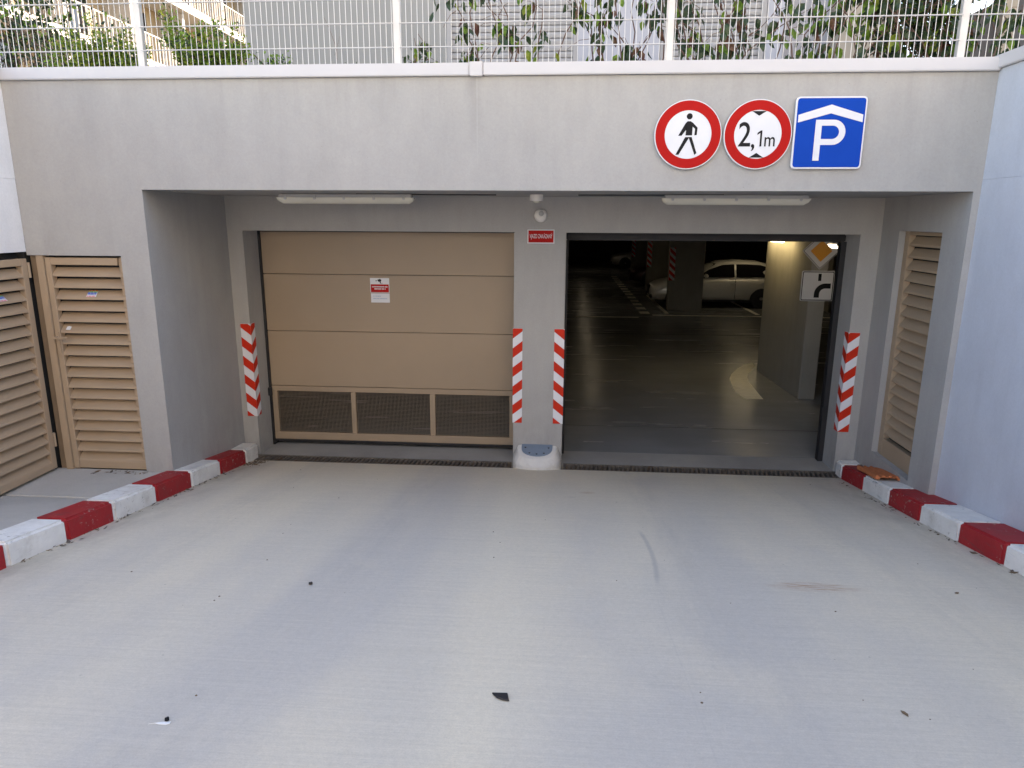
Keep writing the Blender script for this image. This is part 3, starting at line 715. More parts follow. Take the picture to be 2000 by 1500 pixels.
M_['st_g'] = mat('sticker_green', (.06, .42, .12), .5); M_['st_b'] = mat('sticker_blue', (.03, .12, .62), .5); M_['st_o'] = mat('sticker_orange', (.75, .22, .04), .5); M_['st_p'] = mat('sticker_pink', (.8, .25, .28), .5)
def sticker(loc, label, axis, s_=1):
    t = thing('sticker', loc, label, 'sticker')
    # local frame on the sloping slat face
    q = random.Random(5); m = MB(); w_, h_ = .046, .074
    if axis == 'x': P = lambda u, v: (u, v*.713, v*.701)
    else: P = lambda u, v: (-v*.695, u, v*.719)
    rows = ['st_o', 'st_g', 'st_b', 'st_b', 'swhite', 'st_p']
    mats = ['st_o', 'st_g', 'st_b', 'swhite', 'st_p']
    n = len(rows); m.add([P(-w_, -h_/2), P(w_, -h_/2), P(w_*.9, h_/2), P(-w_*.9, h_/2)], [(0, 1, 2, 3)], 3)
    for i, rname in enumerate(rows):
        v1 = h_/2-h_*i/n-.001; v0 = v1-h_/n+.002; u = -w_*.88
        while u < w_*.8:
            du = q.uniform(.008, .03); u1 = min(u+du, w_*.9)
            a, c_ = P(u, v0), P(u1, v0); d_, e_ = P(u1, v1), P(u, v1); off = (0, -.0012, .0012) if axis == 'x' else (.0012, 0, .0012)
            m.add([tuple(i_+j_ for i_, j_ in zip(z_, off)) for z_ in (a, c_, d_, e_)], [(0, 1, 2, 3)], mats.index(rname)); u = u1+q.uniform(.001, .006)
    me = bpy.data.meshes.new('sheet'); me.from_pydata(m.v, [], m.f)
    for x in mats: me.materials.append(M_[x])
    me.polygons.foreach_set('material_index', m.mi); link('sheet', me, t)
sticker((-3.775, LY+.0262, 1.9005), 'colourful striped sticker on a slat of the facade louvre door', 'x')
sticker((XL-.0188, -2.0, 1.8975), 'colourful striped sticker on a slat of the side louvre door', 'y')
t = thing('sticker', (-4.03, LY+.018, 1.592), 'small torn white sticker near the lever handle', 'sticker')
link('sheet', MB().add([(-.022, -.016, -.012), (.020, -.018, -.014), (.026, .002, .012), (-.016, .004, .014), (.004, .006, .018)], [(0, 1, 2, 4, 3)]).mesh('sheet', 'swhite'), t)

# ------------------------------------------------------------------ clay tile and litter
t = thing('clay_tile', (3.44, -.82, 0), 'broken orange ridged clay tile lying on the kerb below the louvre vent', 'tile', rz=R_(-4))
tz = rz(-.82)+.155+.014
t.location.z = tz; t.rotation_euler = (-math.atan(SL), 0, R_(-6))
prof = []
for i in range(25):
    x = -.115+.23*i/24; prof.append((x, .030+.012*math.sin(i*math.pi/3)))
prof = prof+[(.115, .0), (.08, .0), (.075, .022), (-.075, .022), (-.08, .0), (-.115, .0)]
link('tile_body', MB().extr(prof[::-1], 'y', -.30, .26).mesh('tile_body', 'clay', bevel=.002, seg=1), t)
def debris(name, label, cat, x, Y, pts, h_, mat_, lift=.004, onz=None, rot=0):
    t = thing(name, (x, Y, (rz(Y) if onz is None else onz)+lift), label, cat); t.rotation_euler = (-math.atan(SL), 0, rot)
    n = len(pts); vs = [(q[0], q[1], 0) for q in pts]+[(q[0]*.94, q[1]*.94, h_*(1+.15*((i*7) % 3))) for i, q in enumerate(pts)]
    fs = [tuple(reversed(range(n))), tuple(range(n, 2*n))]+[(i, (i+1) % n, n+(i+1) % n, n+i) for i in range(n)]
    link('body', MB().add(vs, fs).mesh('body', mat_), t); return t
debris('plastic_shard', 'curved black plastic shard lying on the ramp', 'litter', .154, -5.14, [(-.036, .022), (.026, .024), (.036, -.030), (.012, -.026), (-.014, -.012)], .005, 'black')
debris('pebble', 'small dark pebble alone on the pale ramp', 'pebble', -1.018, -4.02, circ(0, 0, .011, 9), .009, 'black')
M_['drop'] = mat('white_splash', (.8, .8, .77), .7, .05)
debris('paint_splash', 'white splash with a dark pebble in it on the ramp', 'splash', -1.022, -5.445, [(-.03, -.006), (-.01, -.012), (.014, -.012), (.024, -.003), (.020, .012), (.008, .004), (-.008, .006), (-.05, -.014)], .0015, 'drop', .002)
debris('pebble', 'dark pebble sitting in the white splash', 'pebble', -1.019, -5.43, circ(0, 0, .008, 8), .008, 'sblack', .004)
debris('dry_leaf', 'narrow brown leaf lying on the open ramp far from either kerb', 'leaf', 1.684, -5.104, [(-.004, -.020), (.006, -.008), (.006, .012), (0, .024), (-.006, .008)], .003, 'leafbits', .003, None, .3)
debris('dry_leaf', 'small curled leaf on the ramp close to the kerb of the pale shade-tinted wall', 'leaf', 2.62, -3.72, [(-.012, -.006), (.004, -.010), (.014, .0), (.004, .008)], .004, 'leafbits')
def litter(name, label, pts, n, seed):
    q = random.Random(seed); m = MB()
    for i in range(n):
        k_ = q.random(); j = min(int(k_*(len(pts)-1)), len(pts)-2); f_ = k_*(len(pts)-1)-j
        cx = pts[j][0]+(pts[j+1][0]-pts[j][0])*f_; cy = pts[j][1]+(pts[j+1][1]-pts[j][1])*f_
        wd = pts[j][2]; cx += q.gauss(0, wd); cy += q.gauss(0, wd*1.5); s_ = q.choice([.006, .009, .013, .018, .028])*q.uniform(.7, 1.2); a = q.uniform(0, 6.28)
        z = (rz(cy) if pts[j][3] is None else pts[j][3])+.003
        e1 = Vector((math.cos(a), math.sin(a), 0))*s_; e2 = Vector((-math.sin(a), math.cos(a), q.uniform(-.2, .5)))*s_*q.uniform(.2, .6)
        c_ = Vector((cx, cy, z)); m.add([c_-e1, c_+e2, c_+e1+Vector((0, 0, s_*.3)), c_-e2], [(0, 1, 2), (0, 2, 3)], i % 2)
    return tag(m.build(name, ['leafbits', 'iron']), label, 'litter', kind='stuff')
litter('leaf_litter', 'dry leaf crumbs gathered along the foot of the left kerb', [(-3.05, -.3, .03, None), (-3.04, -1.0, .02, None), (-2.99, -1.7, .02, None), (-2.95, -2.3, .018, None), (-2.90, -3.1, .018, None), (-2.86, -3.9, .015, None)], 170, 3)
litter('leaf_litter', 'dry leaf crumbs gathered in the corner by the drain end', [(-3.02, -.22, .05, None), (-3.0, -.5, .03, None)], 110, 4)
litter('leaf_litter', 'dry leaf crumbs along the foot of the kerb below the pale shade-tinted wall', [(3.26, -.4, .02, None), (3.2, -2.0, .015, None), (3.18, -3.6, .012, None)], 90, 5)
litter('leaf_litter', 'dry leaf crumbs below the facade louvre door', [(-3.95, -1.70, .02, PZ), (-3.4, -1.70, .02, PZ)], 26, 6)
litter('leaf_litter', 'dry twigs behind the kerb below the louvre vent', [(3.48, -.30, .02, rz(-.35)+.155), (3.47, -.45, .02, rz(-.45)+.158)], 40, 8)
sp_ = [( -2.3, -4.6), (-.2, -3.1), (.9, -4.7), (2.3, -4.4), (1.2, -2.2), (-1.6, -2.9), (2.1, -2.6), (.4, -4.2), (-2.0, -3.6), (1.5, -4.9), (-.6, -4.9), (2.5, -3.2)]
m = MB(); q = random.Random(11)
for i in range(38):
    cx, cy = q.uniform(-2.6, 2.9), q.uniform(-5.6, -.6); s_ = q.uniform(.002, .006); m.lathe((cx, cy, rz(cy)), [(s_, 0), (s_*.8, s_*.5), (s_*.2, s_*.7)], 'z', 5)
tag(m.build('grit', 'leafbits'), 'tiny dark grit scattered over the ramp', 'grit', kind='stuff')

# ------------------------------------------------------------------ fence on the coping
FY = -1.50; FX = [-5.29, -3.146, -1.008, 1.138, 3.317, 5.46]
fe = thing('mesh_fence', (0, FY, 3.74), 'white welded wire mesh fence standing on the coping', 'fence')
for x in FX:
    pm = MB().box(x-.028, x+.028, FY-.025, FY+.025, 3.60, 5.30); po = W(pm, 'post', 'wire', fe, bevel=.004)
    W(MB().box(x-.036, x+.036, FY-.055, FY-.026, 4.12+.18, 4.17+.18), 'clamp', 'plastic', fe, bevel=.004)
for i in range(len(FX)-1):
    a, c_ = FX[i]+.035, FX[i+1]-.035; g = MB(); n = round((c_-a)/.0455)
    for k_ in range(n+1):
        x = a+(c_-a)*k_/n; g.cyl((x, FY-.04, 3.76), .0027, 1.5, 'z', 5)
    for z in [3.895+.176*j-.012 for j in range(8)]:
        for dy in (-.0075, .0075): g.cyl((a-.01, FY-.04+dy, z), .0034, c_-a+.02, 'x', 5)
    tag(W(g, 'wire_panel', 'wire', fe), kind='stuff')

# ------------------------------------------------------------------ plants behind the fence
leaf_me = {}
def leaf_mesh(mat_):
    if mat_ not in leaf_me:
        m = MB().add([(0, 0, 0), (.30, .30, -.06), (.22, .68, -.14), (0, 1, -.30), (-.22, .68, -.14), (-.30, .30, -.06), (0, .45, .03)], [(0, 1, 6), (1, 2, 6), (2, 3, 6), (3, 4, 6), (4, 5, 6), (5, 0, 6)])
        me = bpy.data.meshes.new('leaf'); me.from_pydata(m.v, [], m.f); me.materials.append(M_[mat_]); leaf_me[mat_] = me
    return leaf_me[mat_]
def vine(label, x0, x1, zt, nb, nl, seed, mats, lean=0., Y=-1.30, size=(.065, .115), zmin=3.72, cat='vine'):
    q = random.Random(seed); t = thing('climbing_vine', ((x0+x1)/2, Y, TZ), label, cat, 'vines behind the fence')
    st = MB(); pts = []
    for k_ in range(nb):
        bx = q.uniform(x0, x1); P0 = Vector((bx+lean*-.3, Y+q.uniform(-.06, .15), TZ)); path = [P0]
        d = Vector((q.uniform(-.5, .5)+lean, q.uniform(-.15, .15), 1)).normalized(); H = q.uniform(.75, 1.15)*(zt-TZ)
        for s_ in range(9):
            d = (d+Vector((q.gauss(0, .28), q.gauss(0, .10), q.gauss(.06, .18)))).normalized(); nx = path[-1]+d*H/8
            nx.y = max(FY+.05, min(Y+.35, nx.y)); nx.x = max(x0-.12, min(x1+.12, nx.x)); path.append(nx)
        st.tube(path, .0065, 5, .0025); pts += [(path[i].lerp(path[i+1], f_), k_) for i in range(1, 8) for f_ in (.1, .5, .9)]
        for s_ in range(3):   # twigs
            a = path[q.randrange(3, 8)]; e = a+Vector((q.uniform(-.22, .22), q.uniform(-.06, .06), q.uniform(-.15, .12))); st.tube([a, a.lerp(e, .5)+Vector((0, 0, .03)), e], .003, 4, .0018)
            pts += [(e, 99), (a.lerp(e, .6), 99)]
    st.v = [(v[0]-t.location.x, v[1]-t.location.y, v[2]-t.location.z) for v in st.v]
    link('stem', st.mesh('stem', 'stem'), t)
    pts = [p_ for p_ in pts if p_[0].z > zmin]
    clust = [q.choice(pts)[0] for _ in range(max(4, nl//5))]
    for i in range(nl):
        c_ = q.choice(clust) if q.random() < .8 else q.choice(pts)[0]
        o = link('leaf', leaf_mesh(q.choices(mats, [10, 3, 1, 1][:len(mats)])[0]), t)
        s_ = q.uniform(*size); o.scale = (s_, s_, s_)
        o.location = c_-Vector(t.location)+Vector((q.gauss(0, .035), q.gauss(0, .03), q.gauss(0, .035)))
        o.rotation_euler = (q.uniform(-1.9, -.7), q.gauss(0, .4), q.uniform(0, 6.28))
LM = ['leaf_dark', 'leaf_mid', 'leaf_red', 'leaf_yel']
vine('low leafy vine in front of the plain grey wall beside the roller shutter', -.93, -.42, 4.02, 6, 120, 1, LM, .1, size=(.045, .08))
vine('sparse dark vine hanging in front of the roller shutter', -.42, .40, 4.75, 8, 190, 2, LM, .25)
vine('tangled vine with reddish stems beside the white wall panel', .50, 1.25, 4.75, 11, 240, 3, ['leaf_dark', 'leaf_mid', 'leaf_red', 'leaf_red'], .1)
vine('dark vine with bare stems over the second roller shutter', 1.25, 2.05, 4.75, 12, 260, 4, ['leaf_dark', 'leaf_mid', 'leaf_red', 'leaf_red'], -.1)
vine('leafy vine covering the fence beside the beige wall', 2.05, 2.80, 4.75, 11, 295, 5, LM, .1)
vine('dense dark vine climbing against the fence post with blue sky gaps behind', 2.80, 3.40, 4.75, 11, 290, 6, ['leaf_dark', 'leaf_mid', 'leaf_yel', 'leaf_red'], 0)
vine('thin vine trailing between fence post and coping corner', 3.40, 4.05, 4.3, 6, 110, 7, LM, -.1)
o = link('leaf', leaf_mesh('leaf_or'), None); o.name = 'orange_leaf'; o.location = (1.215, FY+.03, 3.755); o.scale = (.06,)*3; o.rotation_euler = (-1.2, .3, 2.8)
tag(o, 'single orange leaf stuck at the foot of a fence post', 'leaf')
def bush(label, cx, w_, zt, n, seed, mats, Y=-1.15, ls=(.022, .045), cat='bush', group='bushes behind the fence', dx=.28, z0=3.62, name='garden_bush'):
    q = random.Random(seed); t = thing(name, (cx, Y, z0), label, cat, group)
    st = MB(); lf = MB(); tips = []
    for k_ in range(int(14+w_*14)):
        b0 = Vector((q.uniform(-.25, .25)*w_, q.uniform(-.08, .08), 0)); H = (zt-z0)*q.uniform(.55, 1.05)
        tip = Vector((q.uniform(-.5, .5)*w_, q.gauss(0, dx*.5), H*(1-.25*abs(q.gauss(0, .5)))))
        md = b0.lerp(tip, .5)+Vector((q.gauss(0, .03), q.gauss(0, .03), .04)); st.tube([b0, md, tip], .006, 4, .002)
        for s_ in range(7): tips.append(b0.lerp(md, .5).lerp(tip, .2+.8*s_/6)+Vector((q.gauss(0, .03), q.gauss(0, .03), q.gauss(0, .02))))
    for i in range(n):
        c_ = q.choice(tips)+Vector((q.gauss(0, .028), q.gauss(0, .028), q.gauss(0, .028))); s_ = q.uniform(*ls)
        d = Vector((q.gauss(0, 1), q.gauss(0, 1), q.gauss(.35, .8))).normalized(); a = d.orthogonal().normalized(); a.rotate(Quaternion(d, q.uniform(0, 6.28))); nn = d.cross(a)
        lf.add([c_, c_+d*s_*.5+a*s_*.27+nn*s_*.06, c_+d*s_, c_+d*s_*.5-a*s_*.27+nn*s_*.06], [(0, 1, 2), (0, 2, 3)], q.choices(range(len(mats)), [5, 3, 2][:len(mats)])[0])
    link('stem', st.mesh('stem', 'stem'), t)
    me = bpy.data.meshes.new('foliage'); me.from_pydata(lf.v, [], lf.f)
    for x in mats: me.materials.append(M_[x])
    me.polygons.foreach_set('material_index', lf.mi); tag(link('foliage', me, t), kind='stuff')
bush('bright yellow-green bush beside the leftmost fence post', -3.62, .86, 4.12, 4600, 21, ['leaf_yel', 'leaf_mid', 'leaf_dark'], Y=-1.30)
bush('fresh green bush with upright tips in front of the cream balconies', -2.70, .62, 4.20, 4200, 22, ['leaf_mid', 'leaf_yel', 'leaf_dark'], Y=-1.30)
bush('small low green shrub at the grey wall corner', -2.18, .30, 3.93, 500, 23, ['leaf_mid', 'leaf_dark'])
bush('tiny dark sprig peeping over the coping before the grey wall', -1.92, .12, 3.80, 60, 24, ['leaf_dark'])
bush('small dark sprig next to the second fence post', -1.46, .16, 3.83, 90, 25, ['leaf_dark', 'leaf_mid'])
bush('tall dark ivy tree throwing dappled leaves at the far left', -6.0, 2.3, 6.1, 3000, 26, ['leaf_dark', 'leaf_dark', 'leaf_mid'], Y=.6, ls=(.05, .10), dx=.9, cat='shrub', name='ivy_shrub')
bush('dark thin twigs with small leaves behind the yellow-green bush', -4.35, 1.2, 4.4, 500, 27, ['leaf_dark', 'leaf_mid'], Y=-.7, ls=(.03, .06))
bush('dense dark creeper filling the fence corner beside the sky gap', 3.15, .75, 4.85, 2300, 28, ['leaf_dark', 'leaf_dark', 'leaf_mid'], Y=-1.05, ls=(.045, .085), dx=.3)
m = MB(); m.tube([(-1.62, -1.2, TZ), (-1.60, -1.2, 3.95), (-1.66, -1.2, 4.12), (-1.70, -1.2, 4.2)], .003, 4, .0015).tube([(-1.62, -1.2, 3.9), (-1.57, -1.2, 4.05)], .002, 4, .001)
tag(m.build('bare_twig', 'stem'), 'thin bare twig standing before the plain grey wall', 'twig')

# ------------------------------------------------------------------ buildings behind
BY = .8; BH = 9.6
GB = thing('apartment_building', (0, BY+3, TZ), 'grey rendered building with roller shutters right behind the fence', 'building')
W(MB().box(-3.27, -.99, BY, BY+5, TZ-.02, BH), 'wall', 'bgrey', GB)
W(MB().box(.455, 1.33, BY-.02, BY+5, TZ-.02, BH), 'wall', 'bwhite', GB)
W(MB().box(2.44, 2.62, BY-.02, BY+5, TZ-.02, BH), 'wall', 'bwhite', GB)
W(MB().box(2.62, 3.20, BY+.35, BY+5, TZ-.02, BH), 'wall', 'bwhite', GB)
W(MB().box(3.20, 3.757, BY-.05, BY+5, TZ-.02, BH), 'wall', 'bbeige', GB)
W(MB().box(-.99, .455, BY+.1, BY+5, TZ-.02, BH).box(1.33, 2.44, BY+.1, BY+5, TZ-.02, BH), 'wall', 'bgrey', GB)
for a, c_ in ((-.985, .45), (1.335, 2.435)):
    so_ = bpy.data.objects.new('roller_shutter', None); COL.objects.link(so_); so_.parent = GB; so_.location = ((a+c_)/2, 0, 0)
    f = MB().box(a, a+.05, BY-.012, BY+.095, TZ, 6.2).box(c_-.05, c_, BY-.012, BY+.095, TZ, 6.2)
    W(f, 'guide_rail', 'shutter', so_, bevel=.004, seg=1)
    sm = MB().extr([(BY+.03, .001), (BY+.022, .008), (BY+.018, .036), (BY+.024, .058), (BY+.032, .0635), (BY+.04, .062), (BY+.04, .004)], 'x', a+.051, c_-.051).mesh('slat', 'shutter')
    for k_ in range(36):
        o = link('slat', sm, so_); o.location = (-so_.location.x, -BY-3, TZ+.02+.066*k_-TZ)
CB = thing('apartment_building', (-17, 24, TZ), 'sunlit cream apartment block with white balcony slabs', 'building')
W(MB().box(-26, -17.6, 8, 34, TZ, 20), 'wall', 'cream', CB)
for z in (5.4, 8.3, 11.2, 14.1, 17.0):
    W(MB().box(-17.6, -16.2, 9, 32.5, z, z+.32), 'balcony_slab', 'balc', CB)
    rl = MB().box(-16.30, -16.25, 9, 32.5, z+1.28, z+1.33)
    for k_ in range(100): rl.box(-16.29, -16.26, 9.1+.234*k_, 9.14+.234*k_, z+.32, z+1.28)
    tag(W(rl, 'railing', 'balc', CB), kind='stuff')
    for k_ in range(6):
        yy = 10.5+3.9*k_
        wd = W(MB().box(-17.62, -17.56, yy, yy+1.5, z+.4, z+2.6), 'window', 'glass_dark', CB)
        W(MB().box(-17.6, -16.5, yy+2.5, yy+2.7, z+.32, z+2.9), 'partition', 'balc', CB)
FB = thing('apartment_building', (-12, 44, TZ), 'distant dark grey block beyond the cream balconies', 'building')
W(MB().box(-17, -8, 36, 44, 12.2, 22), 'upper_storeys', 'bdark', FB)
W(MB().box(-16.8, -8.2, 36.6, 44, TZ, 12.2), 'wall', 'balc', FB)
for k_ in range(5): W(MB().box(-16.4+1.7*k_, -15.5+1.7*k_, 36.3, 36.62, TZ, 12.19), 'pilaster', 'cream', FB)
DB = thing('apartment_building', (12, 5, TZ), 'dark building with a pale corner pilaster beyond the right end of the fence', 'building')
W(MB().extr([(5.55, TZ), (5.96, TZ), (5.96, 5.36), (5.55, 5.18)], 'y', 3, 3.06), 'low_wing', 'bdark', DB)
W(MB().prism([(6.13, 3.0), (30, 3.0), (30, 8), (9.8, 8)], TZ, 16), 'wall', 'bdark', DB)
W(MB().box(5.955, 6.135, 2.9, 3.02, TZ, 16), 'pilaster', 'bbeige', DB)

SB = thing('apartment_building', (18, -32, TZ), 'pale apartment block added out of view across the street to bounce sunlight', 'building')  # unseen block added behind the camera to throw warm sunlight back
W(MB().box(-2, 45, -37, -28, TZ, 24), 'wall', 'cream_white', SB)
for k_ in range(5):
    for j_ in range(11): W(MB().box(1+4*j_, 2.4+4*j_, -28.02, -27.96, 5+3.6*k_, 6.6+3.6*k_), 'window', 'glass_dark', SB)
W(MB().box(-2.3, 45.3, -37.3, -27.7, 24, 24.4), 'roof', 'bgrey', SB)
b = MB().add([(-300, -27, TZ+.004), (300, -27, TZ+.004), (300, YEND-1, TZ+.004), (-300, YEND-1, TZ+.004)], [(0, 1, 2, 3)]); tag(b.build('street', 'pave'), kind='structure')

# ------------------------------------------------------------------ inside the garage
def column(x0, x1, y0, y1, label, guard=True):
    t = thing('concrete_column', ((x0+x1)/2, (y0+y1)/2, GZ), label, 'column')
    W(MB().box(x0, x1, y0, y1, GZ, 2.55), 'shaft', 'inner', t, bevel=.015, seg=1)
    if guard:
        m = MB(); e = .006
        stripes(m, x0-e, x0+.16, .78, 1.75, -.9, lambda u, z: (u, y0-e, z)); stripes(m, 0, .16, .78, 1.75, .9, lambda u, z: (x0-e, y0+u, z))
        me = m.mesh('corner_guard', ['chev_red', 'chev_white']); me.transform(Matrix.Translation(-Vector(t.location))); link('corner_guard', me, t)
PI = thing('concrete_column', (4.05, 4.2, GZ), 'long concrete pier inside the open bay carrying two signs', 'column')
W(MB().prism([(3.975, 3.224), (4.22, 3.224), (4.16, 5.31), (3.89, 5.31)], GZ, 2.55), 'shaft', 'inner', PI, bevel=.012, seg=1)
column(3.48, 4.50, 13.98, 14.35, 'wide concrete column hiding the middle of the silver car')
column(3.50, 4.5, 20.0, 20.4, 'concrete column behind the nose of the silver car')
column(8.2, 9.2, 13.98, 14.35, 'concrete column behind the long pier', False)
column(3.6, 4.5, 27.5, 27.9, 'concrete column farthest down the aisle')
t = thing('road_sign', (4.088, 3.205, 2.124), 'orange and white priority road diamond on the inner pier', 'road sign')
dq = lambda s_: [(s_, 0), (0, s_), (-s_, 0), (0, -s_)]
link('plate', MB().extr(dq(.268), 'y', 0, .014).mesh('plate', 'swhite', bevel=.004), t)
m = MB(); a, c_ = dq(.256), dq(.246); m.add([(q_[0], -.0015, q_[1]) for q_ in a+c_], [(i, (i+1) % 4, 4+(i+1) % 4, 4+i) for i in range(4)]); link('border', m.mesh('border', 'sblack'), t)
poly_obj('orange_field', [dq(.155)], -.002, 'sorange', t)
t = thing('road_sign', (4.082, 3.205, 1.615), 'square white plate with a black right bend symbol on the inner pier', 'road sign')
link('plate', MB().extr(rrect(.235, .222, .025), 'y', 0, .014).mesh('plate', 'swhite', bevel=.003), t)
m = MB(); a, c_ = rrect(.225, .212, .02), rrect(.213, .200, .014); n = len(a); m.add([(q_[0], -.0015, q_[1]) for q_ in a+c_], [(i, (i+1) % n, n+(i+1) % n, n+i) for i in range(n)]); link('border', m.mesh('border', 'sblack'), t)
sy = [[(0.0, .075), (.045, .075), (.045, .18), (.0, .18)]]
A, Bq = [], []
for i in range(9):
    a = R_(180-90*i/8); A.append((.115+.155*math.cos(a), -.115+.155*math.sin(a))); Bq.append((.115+.080*math.cos(a), -.115+.080*math.sin(a)))
A = [(-.04, -.17)]+A+[(.19, .04)]; Bq = [(.035, -.17)]+Bq+[(.19, -.035)]
for i in range(len(A)-1): sy.append([A[i], A[i+1], Bq[i+1], Bq[i]])
poly_obj('bend_symbol', sy, -.002, 'sblack', t)
fixture((3.74, 4.55, 2.30), 'lit tube light beside the long inner pier', 1.27, 'tube_near', 'lit tube lights inside the garage', 'y')
fixture((4.46, 2.20, 2.285), 'lit tube light in front of the orange diamond sign', 1.27, 'tube_soft', 'lit tube lights inside the garage')
for i, (yy, wh_) in enumerate(((14.5, 'silver'), (22.0, 'dark red'), (30.0, 'pale'))):
    fixture((1.35, yy, 2.5), 'lit ceiling tube light over the aisle abreast of the %s car' % wh_, 1.27, 'tube_soft', 'lit tube lights inside the garage', 'y')
fixture((6.1, 14.25, 2.5), 'lit ceiling tube light hanging over the silver car beside the wide column', 1.27, 'tube', 'lit tube lights inside the garage')
# floor paint
arc_o = [(4.0, 6.05), (3.80, 5.85), (3.581, 5.461), (3.36, 4.95), (3.245, 4.573), (3.158, 3.993), (3.12, 3.6), (3.144, 3.305), (3.183, 3.15)]
arc_i = [(3.95, 5.62), (3.86, 5.45), (3.771, 5.255), (3.66, 4.98), (3.58, 4.70), (3.524, 4.403), (3.49, 3.90), (3.46, 3.50), (3.443, 3.17)]
m = MB(); n = len(arc_o); m.add([(q_[0], q_[1], GZ+.004) for q_ in arc_o+arc_i], [(i, i+1, n+i+1, n+i) for i in range(n-1)])
W(m, 'painted_arc', 'lpaint', gfo)
W(MB().box(2.9, 9, 12.72, 12.88, GZ, GZ+.004), 'painted_line', 'lpaint', gfo)
W(MB().box(.7, 2.45, 12.2, 12.36, GZ, GZ+.004), 'painted_line', 'lpaint', gfo)
for k_ in range(14): W(MB().box(2.58, 2.86, 13.1+1.03*k_, 13.6+1.03*k_, GZ, GZ+.004), 'painted_dash', 'lpaint', gfo)
for k_ in range(3): W(MB().box(3.3+2.6*k_, 3.42+2.6*k_, 13.2, 18.2, GZ, GZ+.0035), 'painted_line', 'lpaint', gfo)
W(MB().box(-8, 14, 9.33, 9.375, GZ, GZ+.003), 'floor_joint', 'void', gfo)
W(MB().box(-8, 14, 1.52, 1.53, GZ, GZ+.002), 'floor_joint', 'void', gfo)

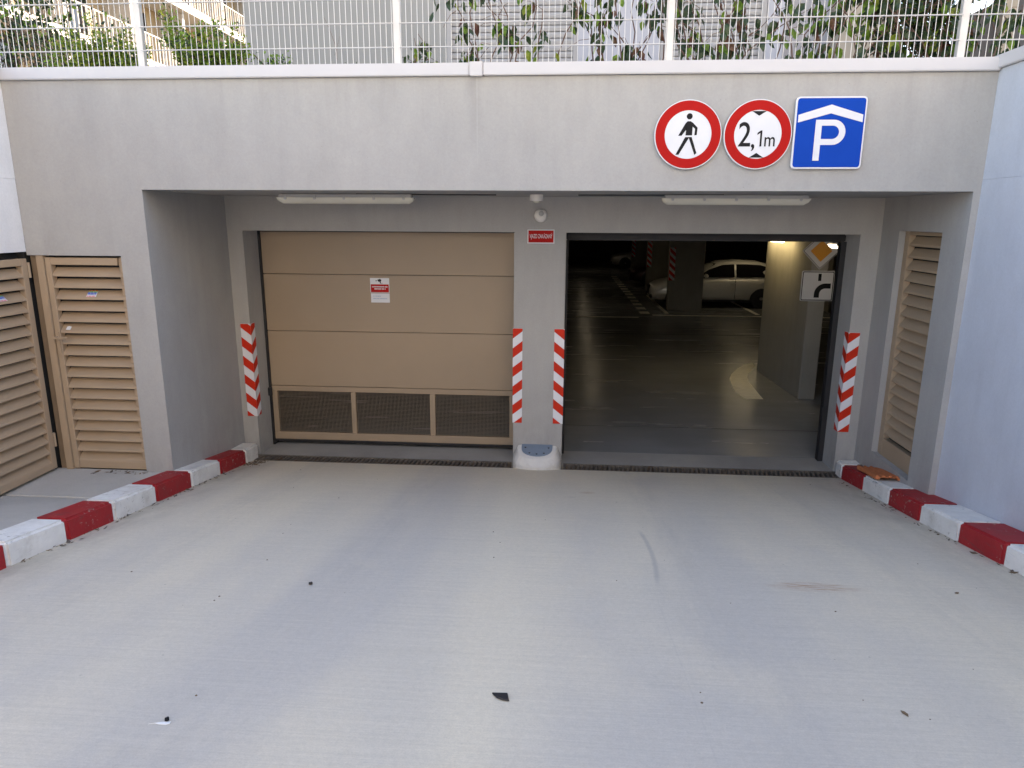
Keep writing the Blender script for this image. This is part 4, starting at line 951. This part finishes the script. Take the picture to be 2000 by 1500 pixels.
def car(loc, rot, label, paint):
    t = thing('parked_car', loc, label, 'car', 'cars parked in the garage', rot)
    # x: 0 front .. 4.25 rear ; half sections
    ST = [(0.00, .28, .50, .62, .55, .0), (.05, .22, .62, .68, .72, .0), (.25, .19, .74, .74, .80, .0), (.75, .18, .83, .80, .86, .0), (1.15, .18, .87, .82, .88, .0),
          (1.60, .18, .92, .84, .885, .40), (2.05, .18, .93, .84, .885, .0), (2.7, .18, .94, .84, .885, .0), (3.3, .18, .95, .84, .885, .0), (3.8, .20, .96, .80, .86, .0), (4.1, .25, .93, .74, .80, .0), (4.22, .32, .80, .66, .70, .0)]
    b = MB(); vs = []
    for x, zb, zt, wt, wm, _ in ST:
        vs += [(x, 0, zb), (x, wm*.86, zb), (x, wm*.97, zb+(zt-zb)*.22), (x, wm, zb+(zt-zb)*.52), (x, wm*.985, zb+(zt-zb)*.78), (x, wt*.96, zt-.015), (x, wt*.72, zt+.025), (x, 0, zt+.04)]
    n = 8; fs = [(a*n+i, a*n+i+1, (a+1)*n+i+1, (a+1)*n+i) for a in range(len(ST)-1) for i in range(n-1)]
    def mirror(vs, fs):
        k_ = len(vs); return vs+[(v[0], -v[1], v[2]) for v in vs], fs+[tuple(k_+i for i in reversed(f_)) for f_ in fs]
    e = len(ST)-1; fs += [tuple(range(n)), tuple(e*n+i for i in reversed(range(n)))]
    v2, f2 = mirror(vs, fs); me = MB().add(v2, f2).mesh('body', paint, smooth=True)
    bm = bmesh.new(); bm.from_mesh(me); bmesh.ops.remove_doubles(bm, verts=bm.verts, dist=.0005); bmesh.ops.recalc_face_normals(bm, faces=bm.faces); bm.to_mesh(me); bm.free()
    bo = link('body', me, t); sd_ = bo.modifiers.new('sub', 'SUBSURF'); sd_.levels = 2; sd_.render_levels = 2
    # greenhouse
    GS = [(1.22, .86, .86, .70, .70), (1.75, .90, 1.24, .80, .62), (2.15, .90, 1.40, .82, .60), (2.7, .90, 1.44, .82, .60), (3.3, .90, 1.41, .81, .58), (3.8, .90, 1.27, .78, .54), (4.12, .90, .93, .72, .60)]
    vs = []
    for x, zb, zt, wb, wt in GS: vs += [(x, wb, zb), (x, wb*.55+wt*.45, zb+(zt-zb)*.5), (x, wt, max(zb, zt-.05)), (x, wt*.8, zt), (x, 0, zt+.015)]
    n = 5; fs = [(a*n+i, a*n+i+1, (a+1)*n+i+1, (a+1)*n+i) for a in range(len(GS)-1) for i in range(n-1)]
    v2, f2 = mirror(vs, fs); link('cabin', MB().add(v2, f2).mesh('cabin', paint, smooth=True), t)
    for s_ in (-1, 1):     # side windows, split at the pillar, with a chrome strip under them
        def wl(x, f_):
            for a in range(len(GS)-1):
                if GS[a][0] <= x <= GS[a+1][0]:
                    k_ = (x-GS[a][0])/(GS[a+1][0]-GS[a][0]); g_ = [GS[a][j]+(GS[a+1][j]-GS[a][j])*k_ for j in range(5)]
                    return (x, s_*(g_[3]+(g_[4]-g_[3])*f_+.032), g_[1]+(max(g_[1], g_[2]-.05)-g_[1])*f_)
        for xs_ in ([1.55, 1.75, 2.15, 2.52], [2.58, 2.9, 3.3, 3.65]):
            vs = [wl(x, .12) for x in xs_]+[wl(x, .92) for x in xs_]; k_ = len(xs_)
            link('side_window', MB().add(vs, [(i, i+1, k_+i+1, k_+i) for i in range(k_-1)]).mesh('side_window', 'glass_dark'), t)
        link('door_handle', MB().box(2.40, 2.58, s_*.885-.012, s_*.885+.012, .76, .79).mesh('door_handle', paint, bevel=.006), t)
        link('door_handle', MB().box(3.32, 3.50, s_*.885-.012, s_*.885+.012, .77, .80).mesh('door_handle', paint, bevel=.006), t)
        link('mirror', MB().box(1.58, 1.70, s_*.93-.09, s_*.93+.09, .93, 1.05).mesh('mirror', paint, bevel=.03, seg=3), t)
        link('sill_trim', MB().box(1.05, 3.1, s_*.862-.01, s_*.862+.02*1, .20, .26).mesh('sill_trim', 'black', bevel=.004), t)
        link('headlight', MB().add([(.055, s_*.40, .52), (.20, s_*.73, .56), (.34, s_*.765, .66), (.10, s_*.44, .64)], [(0, 1, 2, 3)]).mesh('headlight', 'glass_dark'), t)
        link('headlight', MB().lathe((.10, s_*.52, .585), [(.045, 0), (.045, -.02), (.02, -.035)], 'x', 16).mesh('headlight', 'steel'), t)
        for x in (.78, 3.35):
            wh = link('wheel', MB().lathe((x, s_*.70, .31), [(.31, 0), (.325, s_*.03), (.325, s_*.16), (.30, s_*.185), (.22, s_*.19)], 'y', 28).mesh('wheel', 'black', smooth=False), t)
            link('rim', MB().lathe((x, s_*.86, .31), [(.21, 0), (.21, s_*.028), (.17, s_*.022), (.05, s_*.03), (.02, s_*.034)], 'y', 20).mesh('rim', 'steel'), wh)
        link('seam', MB().box(2.545, 2.553, s_*.87-.02, s_*.87+.012, .30, .90).mesh('seam', 'black'), t)
    link('grille', MB().box(-.012, .05, -.24, .24, .33, .66).mesh('grille', 'black', bevel=.02), t)
    link('air_intake', MB().box(-.004, .08, -.66, -.34, .27, .40).box(-.004, .08, .34, .66, .27, .40).mesh('air_intake', 'black', bevel=.02), t)
    link('windscreen', MB().add([(1.24, -.66, .90), (1.24, .66, .90), (1.98, .57, 1.345), (1.98, -.57, 1.345)], [(0, 1, 2, 3)]).mesh('windscreen', 'glass_dark'), t)
    return t
car((3.06, 15.55, GZ), 0, 'silver hatchback parked behind the wide column', 'silver')
car((3.0, 22.3, GZ), 0, 'dark red car parked in the shadows beyond the silver one', 'maroon')
car((2.9, 33.0, GZ), 0, 'pale car farthest down the dark aisle', 'pale')
